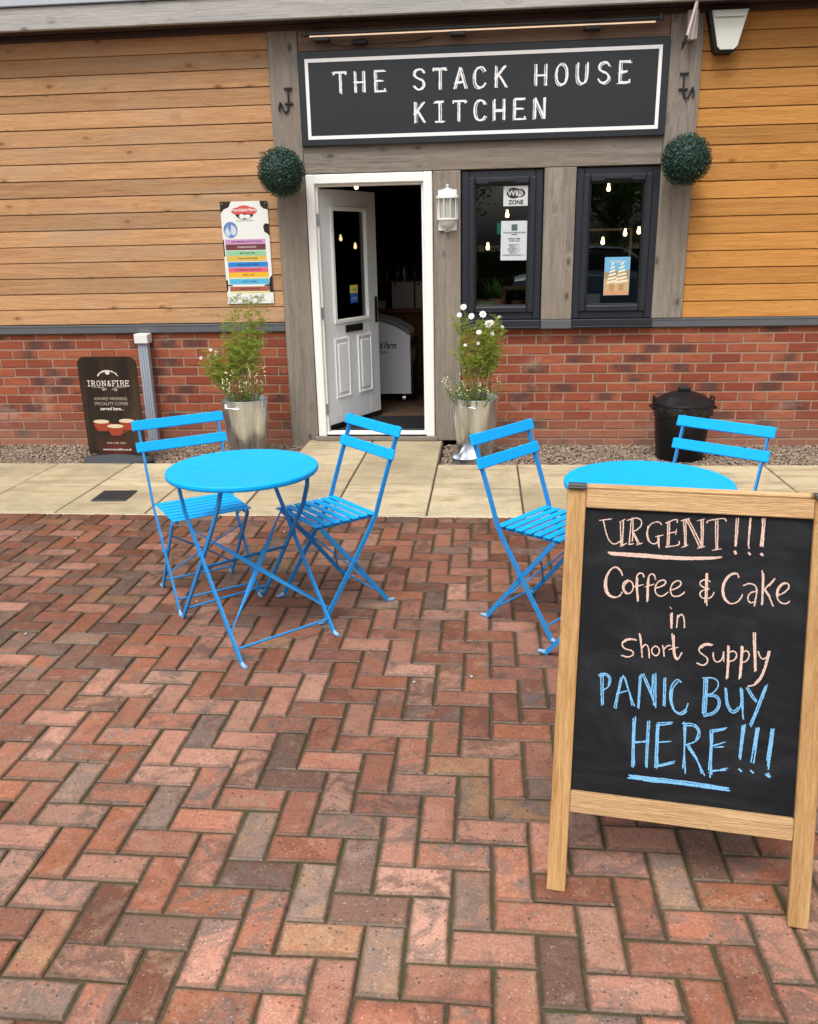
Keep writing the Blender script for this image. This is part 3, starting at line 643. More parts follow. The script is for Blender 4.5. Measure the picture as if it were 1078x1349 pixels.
def clay(x, y, s, lab, leaf, lc):
    r_ = thing('potted_plant', (x,y,.985), lab, 'potted plant'); b = MB(); b.lathe([(0,0),(.035*s,0),(.05*s,.085*s),(.055*s,.085*s),(.055*s,.10*s),(.046*s,.10*s),(.046*s,.085*s),(0,.085*s)], 20); b.build('pot', col((.30,.13,.07)), r_, True)
    V, F_, rn = [], [], []
    for i in range(leaf):
        a = random.uniform(0,2*PI); L = random.uniform(.05,.15)*s*1.3; el = random.uniform(.5,1.45); w = .012*s
        d = Vector((math.cos(a)*math.cos(el), math.sin(a)*math.cos(el), math.sin(el))); sd_ = d.cross(Vector((0,0,1))).normalized()*w; p = Vector((random.uniform(-.02,.02),random.uniform(-.02,.02),.09*s)); q = p+d*L*.6; e = p+d*L+Vector((0,0,-.02))
        k = len(V); V += [p, q-sd_, e, q+sd_]; F_.append((k,k+1,k+2,k+3)); rn.append(random.random())
    raw('leaves', np.array([tuple(v) for v in V]), np.array(F_), lc, r_, rn)
lg = leafmat('sill_leaf', (.05,.16,.03), (.2,.42,.12)); ld = leafmat('sill_leaf_dark', (.02,.03,.02), (.06,.05,.04))
clay(.46,YW+.22,1.15,'small leafy green plant in a clay pot behind the lantern-side window glass', 60, lg); clay(.625,YW+.20,1.0,'dark spiky plant in a clay pot at the right of the lantern-side window', 40, ld)
b = MB(); b.box((0,0,.045),(.14,.10,.09),None,.01); o = b.build('green_box', col((.10,.40,.16))); o.location = (.365,YW+.2,.985); tag(o, 'bright green box on the ledge beside the small plants', 'box')
b = MB(); b.box((0,0,.07),(.12,.02,.14),None,.003); o = b.build('sill_card', col((.50,.52,.48))); o.location = (1.21,YW+.2,.985); o.rotation_euler = (0,0,.2); tag(o, 'small pale card standing on the ledge below the ice cream poster', 'card')
# ================================================================== PAPERS IN THE WINDOWS
def sheet(name, x0, x1, z0, z1, mat, lab, cat, y=YW-.0030, tilt=0):
    r_ = thing(name, ((x0+x1)/2, y, (z0+z1)/2), lab, cat); r_.rotation_euler = (0,tilt,0)
    b = MB(); b.box((0,0,0), (x1-x0,.0016,z1-z0)); b.build('sheet', mat, r_); return r_
wf = sheet('wifi_sign', .495,.683,1.785,1.925, col((.58,.60,.58)), 'white wifi zone sign at the top of the lantern-side window', 'sign')
b = MB(); 
def disc(mb, cx, cz, rx, rz, y, n=24, a0=0, a1=2*PI):
    vs = [(cx,y,cz)]+[(cx+rx*math.cos(a0+(a1-a0)*k/n), y, cz+rz*math.sin(a0+(a1-a0)*k/n)) for k in range(n+1)]
    mb.add(vs, [(0,k+1,k+2) for k in range(n)])
disc(b,-.018,.020,.052,.038,-.0013); disc(b,.028,.020,.040,.030,-.0015); b.build('logo_blob', col((.02,.02,.02)), wf)
b = MB(); disc(b,.026,.018,.024,.022,-.002); b.build('logo_spot', col((.58,.60,.58)), wf)
text('Wi', .055, (-.028,-.0024,.019), col((.62,.62,.6)), wf, bold=.0012); text('Fi', .042, (.027,-.0024,.018), col((.02,.02,.02)), wf, bold=.001)
text('ZONE', .040, (0,-.0024,-.045), col((.02,.02,.02)), wf, bold=.0012)
nt_ = sheet('opening_times_notice', .480,.680,1.395,1.680, col((.56,.60,.62)), 'white printed notice of opening hours below the wifi sign', 'notice', tilt=.01)
b = MB(); b.box((0,-.0015,.095),(.045,.0005,.045)); b.build('emblem', col((.08,.12,.12)), nt_)
for t_, z_, s_ in (('THE STACK HOUSE KITCHEN',.058,.0125),('BAKERY',.045,.012),('OPENING TIMES',.014,.013),('WINTER HOURS',-.002,.011),('MONDAY 9 - 3',-.030,.012),('TUESDAY 9 - 3',-.045,.012),('WEDNESDAY 9 - 3',-.060,.012),('THURSDAY 9 - 3',-.075,.012),('FRIDAY 9 - 3',-.090,.012),('SATURDAY AND SUNDAY 9 - 4',-.105,.012)):
    text(t_, s_, (0,-.0020,z_), col((.05,.06,.06)), nt_, bold=.0004)
ip = sheet('ice_cream_poster', 1.265,1.455,1.125,1.405, col((.16,.42,.66)), 'blue ice cream poster low in the right-hand window', 'poster')
def poly(mb, pts, y): mb.add([(x,y,z) for x, z in pts], [tuple(range(len(pts)))])
def tilt_rect(mb, x0, x1, z0, z1, y): poly(mb, [(x0,z0),(x1,z0),(x1,z1),(x0,z1)], y)
b = MB(); tilt_rect(b,-.093,.093,-.138,-.02,-.0012); b.build('sand_area', col((.55,.36,.18)), ip)
b = MB(); poly(b,[(-.093,-.02),(.093,-.02),(.093,.05),(.05,.03),(0,.045),(-.05,.02),(-.093,.04)],-.0013); b.build('rock_area', col((.36,.24,.13)), ip)
for cx, mw in ((-.035,.040),(.035,.050)):
    b = MB()
    for i in range(6):
        r0 = mw*(1-i*.15); z = -.045+i*.026; poly(b, [(cx-r0,z-.008),(cx+r0,z+.006),(cx+r0*.9,z+.020),(cx-r0*.9,z+.006)], -.0015-i*.00004)
    b.build('swirl', col((.78,.76,.58)), ip)
    b = MB(); poly(b, [(cx-.022,-.06),(cx+.022,-.06),(cx+.012,-.12),(cx-.012,-.12)], -.0016); b.build('cone', col((.42,.25,.10)), ip)
b = MB(); tilt_rect(b,-.093,.093,-.138,-.108,-.0018); b.build('band', col((.60,.30,.16)), ip)
text('ICE CREAM', .024, (0,-.0022,.105), col((.75,.8,.85)), ip)
# ================================================================== WALL MENU
mn = thing('menu_board', (-1.486, YW-.024, 1.485), 'white cow print ice cream menu with rainbow stripes on the left boards', 'menu')
b = MB(); b.box((0,0,0), (.372,.004,.762), None, .001); b.build('panel', col((.76,.77,.74), .3), mn)
bl = col((.02,.018,.018), .3)
for pts in ([(-.186,.381),(-.10,.381),(-.12,.34),(-.16,.325),(-.186,.295)],[(.186,.381),(.125,.381),(.13,.345),(.155,.325),(.186,.318)],[(.186,.215),(.155,.218),(.14,.195),(.148,.155),(.17,.145),(.186,.125)],[(-.186,.105),(-.178,.105),(-.176,-.02),(-.186,-.025)],[(-.186,-.195),(-.172,-.20),(-.172,-.235),(-.135,-.238),(-.135,-.246),(-.172,-.246),(-.176,-.285),(-.186,-.285)],[(.186,-.165),(.165,-.185),(.158,-.235),(.12,-.238),(.12,-.248),(.158,-.248),(.160,-.295),(.186,-.295)]):
    b = MB(); poly(b, pts, -.0024); b.build('cow_patch', bl, mn)
b = MB(); disc(b,0,.300,.075,.052,-.0024); b.build('logo_hill', bl, mn)
b = MB(); disc(b,-.052,.312,.05,.026,-.0028); disc(b,.052,.312,.05,.026,-.0029); disc(b,0,.322,.06,.030,-.0030); b.build('logo_banner', col((.62,.08,.08)), mn)
b = MB(); disc(b,-.02,.272,.022,.018,-.0032); disc(b,.022,.270,.026,.016,-.0033); b.build('logo_cow', col((.76,.77,.74), .3), mn)
text('Marshfield Farm', .030, (0,-.0036,.318), col((.8,.75,.72)), mn, bold=.0008); text('REAL DAIRY ICE CREAM', .013, (0,-.0030,.240), col((.1,.1,.1)), mn)
b = MB(); disc(b,-.118,.175,.056,.060,-.0026); b.build('picture_disc', col((.12,.22,.45)), mn)
b = MB(); poly(b,[(-.165,.165),(-.14,.20),(-.12,.145),(-.135,.125),(-.16,.14)],-.003); poly(b,[(-.12,.15),(-.11,.215),(-.08,.195),(-.07,.16),(-.09,.13)],-.0031); b.build('picture_scoop', col((.55,.62,.70)), mn)
bars = [(.105,.068,(.55,.30,.52),'STRAWBERRIES & CLOTTED CREAM',(.15,.05,.2)),(.068,.025,(.16,.045,.05),'DOUBLE CHOCOLATE',(.7,.6,.6)),(.020,-.018,(.28,.55,.33),'MINT CHOC CHIP',(.04,.12,.08)),(-.018,-.058,(.66,.46,.10),'VANILLA HONEYCOMB',(.2,.12,.02)),(-.064,-.103,(.03,.22,.58),'RASPBERRY RIPPLE SORBET',(.02,.05,.2)),(-.106,-.142,(.66,.13,.20),'STRAWBERRY & CREAM SORBET',(.3,.03,.1)),(-.142,-.180,(.80,.45,.03),'LEMON CURD',(.3,.15,.02)),(-.186,-.190,(.6,.75,.1),None,None),(-.192,-.232,(.10,.45,.68),'SALTED CARAMEL',(.02,.1,.25)),(-.250,-.285,(.36,.11,.07),'CHOCOLATE BROWNIE',(.1,.02,.02)),(-.290,-.298,(.75,.72,.1),None,None)]
for i, (za, zb, c_, t_, tc) in enumerate(bars):
    b = MB(); tilt_rect(b,-.168 if i < 4 else -.160,.150 if i < 4 else .158,zb,za,-.0026-.00005*i); b.build('stripe', col(c_,.3), mn)
    if t_: text(t_, .0165, (0,-.0036,(za+zb)/2), col(tc), mn, bold=.0004, sx=.9)
text('TUBS, CONES, SUNDAES & MORE', .016, (0,-.003,-.335), col((.15,.15,.15)), mn, sx=.9)
for sx_ in (-.17,.17):
    for sz_ in (-.365,.365):
        b = MB(); b.tube([(sx_,-.005,sz_),(sx_,-.001,sz_)],.005,8); b.build('screw', M['steel2'], mn)
# ================================================================== MAIN SIGN
sg = thing('shop_sign', (.317, YW-.036, 2.549), 'long charcoal sign with white typewriter letters over the door', 'sign')
b = MB(); b.box((0,0,0), (2.632,.058,.632), None, .006); b.build('panel', M['signface'], sg); hw, hh = 2.632/2, .632/2
b = MB(); y0_, y1_ = -.0315, -.0293; t_ = .024
b.bb(-hw+.052,hw-.052,y0_,y1_,hh-.052-t_,hh-.052); b.bb(-hw+.052,hw-.052,y0_,y1_,-hh+.045,-hh+.045+t_); b.bb(-hw+.052,-hw+.052+t_,y0_,y1_,-hh+.045+t_,hh-.052-t_); b.bb(hw-.052-t_,hw-.052,y0_,y1_,-hh+.045+t_,hh-.052-t_); b.build('border', M['paintw'], sg)
# slab stroke alphabet in a 1 x 1.5 box, (x, y) tenths
FONT = {'T': ['0,15 10,15','5,15 5,0','2.5,0 7.5,0','0,15 0,12.5','10,15 10,12.5'], 'H': ['1,15 1,0','9,15 9,0','1,7.5 9,7.5','-.5,15 2.5,15','7.5,15 10.5,15','-.5,0 2.5,0','7.5,0 10.5,0'],
 'E': ['1.5,15 1.5,0','0,15 9.5,15','0,0 9.5,0','1.5,7.7 7,7.7','9.5,15 9.5,12.2','9.5,0 9.5,2.8','7,9 7,6.4'], 'S': ['9,13 8,14.4 5.5,15.2 2.4,14.4 1,12 1.6,9.6 4.6,8 7.6,7 9.2,4.6 8.6,1.8 6,.1 3,.2 1,2','9,15 9,11.6','.9,3.6 .9,0'],
 'A': ['5,15 .8,0','5,15 9.2,0','2.2,5 7.8,5','-.6,0 2.4,0','7.6,0 10.6,0','3.2,15 5.6,15'], 'C': ['9,12.6 7.6,14.6 5.2,15.2 2.4,14 .9,10.6 .9,4.6 2.4,1 5.2,-.1 7.8,.6 9.3,3','9,15.2 9,11.4'],
 'K': ['1.5,15 1.5,0','9,15 1.8,6.4','4,9 9.2,0','0,15 3,15','0,0 3,0','7,15 10,15','7.4,0 10.6,0'], 'O': ['5,15.2 2.2,14 .8,10.6 .8,4.6 2.2,1 5,-.2 7.8,1 9.2,4.6 9.2,10.6 7.8,14 5,15.2'],
 'U': ['1.2,15 1.2,4.6 2.4,1.2 5,-.1 7.6,1.2 8.8,4.6 8.8,15','-.3,15 2.7,15','7.3,15 10.3,15'], 'I': ['5,15 5,0','1.8,15 8.2,15','1.8,0 8.2,0'], 'N': ['1.2,0 1.2,15','1.2,15 8.8,0','8.8,0 8.8,15','-.2,15 2,15','-.3,0 2.7,0','7.3,15 10.3,15'],
 'R': ['1.5,15 1.5,0','1.5,15 6,15 8.6,13.6 9,11.2 8.4,8.6 6,7.6 1.5,7.6','5.4,7.6 9.4,0','0,15 2,15','0,0 3,0','8.4,0 10.4,0'], 'F': ['1.5,15 1.5,0','0,15 9.5,15','1.5,7.7 7,7.7','9.5,15 9.5,12','0,0 3.2,0'], '&': ['9,0 2.6,10.4 2.6,13.4 4.6,15 6.6,13.6 6.2,11 1.6,6.4 1,3 2.8,.2 5.6,.2 9,6.4']}
def ribbon(mb, pts, w, y, jit=0, rg=random, taper=False):
    pts = [Vector((p[0], 0, p[1])) for p in pts]; vs = []
    for i, p in enumerate(pts):
        t = (pts[min(i+1,len(pts)-1)]-pts[max(i-1,0)]); t = t.normalized() if t.length > 1e-9 else Vector((1,0,0)); n = Vector((-t.z,0,t.x))
        ww = w*(1+rg.uniform(-jit,jit))/2*((.55 if i in (0,len(pts)-1) else 1) if taper else 1); 
        if i == 0: p = p-t*w*.3
        if i == len(pts)-1: p = p+t*w*.3
        vs += [(p+n*ww)+Vector((0,y,0)), (p-n*ww)+Vector((0,y,0))]
    mb.add(vs, [(2*i,2*i+1,2*i+3,2*i+2) for i in range(len(pts)-1)])
def dense(pts, step):
    out = []
    for a, b_ in zip(pts[:-1], pts[1:]):
        n = max(1, int(math.hypot(b_[0]-a[0], b_[1]-a[1])/step))
        for k in range(n): out.append((a[0]+(b_[0]-a[0])*k/n, a[1]+(b_[1]-a[1])*k/n))
    return out+[pts[-1]]
def smoothp(pts, it=2):
    if len(pts) < 3: return pts
    for _ in range(it):
        q = [pts[0]]
        for a, b_ in zip(pts[:-1], pts[1:]): q += [(a[0]*.75+b_[0]*.25, a[1]*.75+b_[1]*.25), (a[0]*.25+b_[0]*.75, a[1]*.25+b_[1]*.75)]
        pts = q+[pts[-1]]
    return pts
def glyph(mb, ch, cx, cz, w, h, t, y, double=0, rg=random):
    k = 0
    for st in FONT[ch]:
        pts = [tuple(map(float, q.split(','))) for q in st.split()]; pts = smoothp(pts, 2) if len(pts) > 3 else pts
        P_ = [(cx+(a/10-.5)*w, cz+(b_/15-.5)*h) for a, b_ in pts]; L = sum(math.hypot(a[0]-b_[0],a[1]-b_[1]) for a, b_ in zip(P_[:-1],P_[1:])); P_ = dense(P_, h*.12)
        ribbon(mb, P_, t, y-k*.00008, .22, rg); k += 1
        if double and L > h*.3:
            dx, dz = rg.choice((-1,1))*rg.uniform(.7,1.0)*t*1.2, rg.uniform(-.8,.2)*t
            ribbon(mb, [(a+dx, b_+dz) for a, b_ in P_], t*.38, y-k*.00008, .4, rg); k += 1
FONT2 = dict(FONT)
FONT = dict(FONT, T=['0,15 10,15','5,15 5,0','0,15 0,13.6','10,15 10,13.6'], H=['1,15 1,0','9,15 9,0','1,7.2 9,7.2'], A=['5,15 .5,0','5,15 9.5,0','2,4.6 8,4.6'], K=['1.2,15 1.2,0','9,15 1.6,6.4','3.8,8.6 9.4,0'],
  U=['1.2,15 1.2,4.6 2.4,1.2 5,-.1 7.6,1.2 8.8,4.6 8.8,15'], N=['1.2,0 1.2,15','1.2,15 8.8,0','8.8,0 8.8,15'], C=['9.2,12 7.6,14.6 5.2,15.2 2.4,14 .9,10.6 .9,4.6 2.4,1 5.2,-.1 7.8,.6 9.4,3'],
  S=['9,12.4 8,14.4 5.5,15.2 2.4,14.4 1,12 1.6,9.6 4.6,8 7.6,7 9.2,4.6 8.6,1.8 6,.1 3,.2 .9,2.8'], E=['1.2,15 1.2,0','1.2,15 9,15','1.2,0 9.2,0','1.2,7.7 7,7.7','9.2,0 9.2,1.6'])
rg_ = random.Random(5)
for row, (s_, x0, z) in enumerate((('THE STACK HOUSE', -.695-.317, 2.652-2.549), ('KITCHEN', -.120-.317, 2.437-2.549))):
    pitch = (1.328+.695)/14 if row == 0 else (.746+.120)/6
    for i, ch in enumerate(s_):
        if ch != ' ':
            b = MB(); glyph(b, ch, x0+i*pitch, z, .088, .132, .0125, -.0300, 1, rg_); b.build('letter', M['paintw'], sg)
# sign lamp bar
lb = thing('sign_light_bar', (.31, YW-.12, 2.95), 'long thin black lamp bar with a warm strip above the sign', 'light')
b = MB(); b.tube([(-1.23,0,.012),(1.23,0,.018)],.014,8); b.tube([(-1.235,0,-.005),(-1.235,0,.03)],.02,8); b.tube([(1.235,0,0),(1.235,0,.036)],.02,8); b.build('bar', M['blackm'], lb)
b = MB(); b.bb(-1.20,1.20,-.007,.006,-.010,-.0025); b.build('lit_strip', M['led'], lb)
for x in (-1.12,-.15,.78):
    b = MB(); b.bb(x-.055,x+.055,-.012,.075,-.035,-.012,.003); b.build('bracket', M['blackm'], lb)
b = MB(); b.box((-.85,.05,-.045),(.11,.05,.03),None,.008); b.build('driver_box', M['black'], lb)
b = MB(); b.tube([(-1.08,.05,-.02),(-1.05,.06,-.055),(-.95,.065,-.065),(-.85,.05,-.05),(-.7,.065,-.058),(-.45,.065,-.05),(-.33,.06,-.03)],.004,6); b.build('cable', M['black'], lb)
# alarm box
al = thing('alarm_box', (2.0, YW-.015, 2.87), 'pale tapered alarm box with black sides high on the orange boards', 'alarm box')
def taper(mb, x0, x1, xb0, xb1, z1, z0, ya, yb, ch=.0):
    c_ = .02
    out = [(x0,z1),(x1,z1),(xb1+ (x1-xb1)*.12,z0+c_),(xb1-c_*.7,z0),(xb0+c_*.7,z0),(xb0+(x0-xb0)*.12,z0+c_)]
    n = len(out); mb.add([(x,ya,z) for x,z in out]+[(x,yb,z) for x,z in out], [tuple(range(n))[::-1], tuple(range(n,2*n))]+[(k,(k+1)%n,n+(k+1)%n,n+k) for k in range(n)])
b = MB(); taper(b,-.135,.115,-.07,.06,.128,-.130,-.085,0); b.build('back_box', M['black'], al)
b = MB(); taper(b,-.115,.125,-.055,.062,.128,-.112,-.105,-.0855)
b.add([(-.115,-.105,.128),(.125,-.105,.128),(.10,-.118,.085),(-.095,-.118,.085)], [(0,3,2,1)]); b.build('cover', M['cream'], al)
# hanging pole
hp = thing('flag_pole', (1.70, YW-.2, 2.77), 'thin pale pole with a dark tip hanging from the eaves at the right post', 'pole')
b = MB(); b.tube([(.012,0,.06),(.035,.0,.16),(.065,-.01,.30),(.085,-.02,.42)],.009,8); b.build('pole', col((.62,.52,.52)), hp); b = MB(); b.tube([(.055,.05,.05),(.062,.03,.16),(.07,.0,.30)],.007,8); b.build('strut', col((.62,.55,.55)), hp)
b = MB(); b.tube([(-.018,0,-.02),(-.006,0,.02),(.012,0,.065)],.011,8,rr=[.004,.012,.010]); b.build('tip', M['black'], hp)
b = MB(); b.bb(.03,.10,.09,.164,.06,.24,.003); b.build('mounting_plate', col((.42,.36,.33)), hp)
def hook(x, z, s, lab):
    r_ = thing('iron_hook', (x, YW-.037, z), lab, 'hook'); w = .008
    b = MB()
    for pts in ([(-.03,.10),(.03,.10)],[(.0,.10),(.0,.0),(-.005,-.04),(-.022,-.062),(-.040,-.045),(-.052,-.008),(-.062,.012),(-.075,-.03),(-.07,-.05)],[(-.03,0),(.032,0)]):
        b.tube([(s*x_, -.008-.0*x_, z_) for x_, z_ in pts], w*.9, 6)
    b.build('scroll', M['blackm'], r_)
    b = MB(); b.tube([(0,-.008,0),(0,.003,0)],.008,6); b.build('fixing', M['blackm'], r_)
hook(-1.085,2.53,1,'curly black iron hook on the grey post above the left green ball'); hook(1.745,2.53,-1,'curly black iron hook on the grey post above the right green ball')
# ================================================================== LANTERN
wl = thing('wall_lantern', (.078, YW-.035, 1.62), 'white half lantern with frosted panes on the post right of the door', 'wall lamp')
A0, A1 = PI, 2*PI
b = MB(); b.lathe([(.0,.330),(.010,.325),(.012,.318),(.006,.312),(.012,.300),(.030,.296),(.058,.275),(.076,.248),(.086,.238),(.086,.228),(.0,.228)],20,(0,0,0),A0,A1); b.bb(-.07,.07,-.006,0,.0,.29,.002); b.build('hood', M['white'], wl, True)
b = MB(); b.lathe([(0,.088),(.078,.088),(.080,.078),(.064,.070),(.060,.05),(.048,.032),(.030,.02),(.026,.006),(.018,-.008),(0,-.012)],20,(0,0,0),A0,A1); b.build('base_cup', M['white'], wl, True)
b = MB()
for k in range(6):
    a = A0+(A1-A0)*k/5; b.tube([(.074*math.cos(a),.074*math.sin(a)-.002,.084),(.078*math.cos(a),.078*math.sin(a)-.002,.232)],.0045,6)
b.build('cage_bar', M['white'], wl)
b = MB(); b.lathe([(.064,.086),(.066,.23)],20,(0,0,0),A0,A1); b.build('frosted_shade', M['frost'], wl, True)
b = MB(); b.lathe([(0,.0),(.012,.002),(.014,.010)],12,(0,-.028,.0)); b.build('sensor', col((.25,.25,.25)), wl)
# ================================================================== TOPIARY
def ball(x, z, lab, seed):
    rg = np.random.default_rng(seed); root = thing('topiary_ball', (x, YW-.24, z), lab, 'topiary ball', 0, 'artificial box balls hung on the posts')
    b = MB(); b.lathe([(.150*math.sin(PI*k/14), -.150*math.cos(PI*k/14)) for k in range(15)], 24); b.build('core', col((.006,.014,.010), .8), root, True)
    n = 5200; d = rg.normal(size=(n,3)); d /= np.linalg.norm(d,axis=1)[:,None]; rr = rg.uniform(.138,.176,n)[:,None]; c_ = d*rr
    t = rg.normal(size=(n,3)); t -= d*(t*d).sum(1)[:,None]*.9; t = t+d*rg.uniform(.1,1.0,(n,1)); t /= np.linalg.norm(t,axis=1)[:,None]; s_ = np.cross(t,d); s_ /= np.linalg.norm(s_,axis=1)[:,None]+1e-9
    L = rg.uniform(.006,.011,(n,1)); W_ = L*.55
    V = np.stack([c_-t*L, c_+s_*W_, c_+t*L, c_-s_*W_],1).reshape(-1,3); raw('leaves', V, np.arange(4*n).reshape(-1,4), M['leafbox'], root, rg.random(n))
    b = MB(); b.tube([(0,.02,.15),(0,.10,.35),(0,.198,.46)],.002,4); b.build('hanging_wire', M['blackm'], root)
ball(-1.128, 2.047, 'round dark green artificial box ball on the post left of the door', 1); ball(1.758, 2.053, 'round dark green artificial box ball on the post right of the windows', 2)
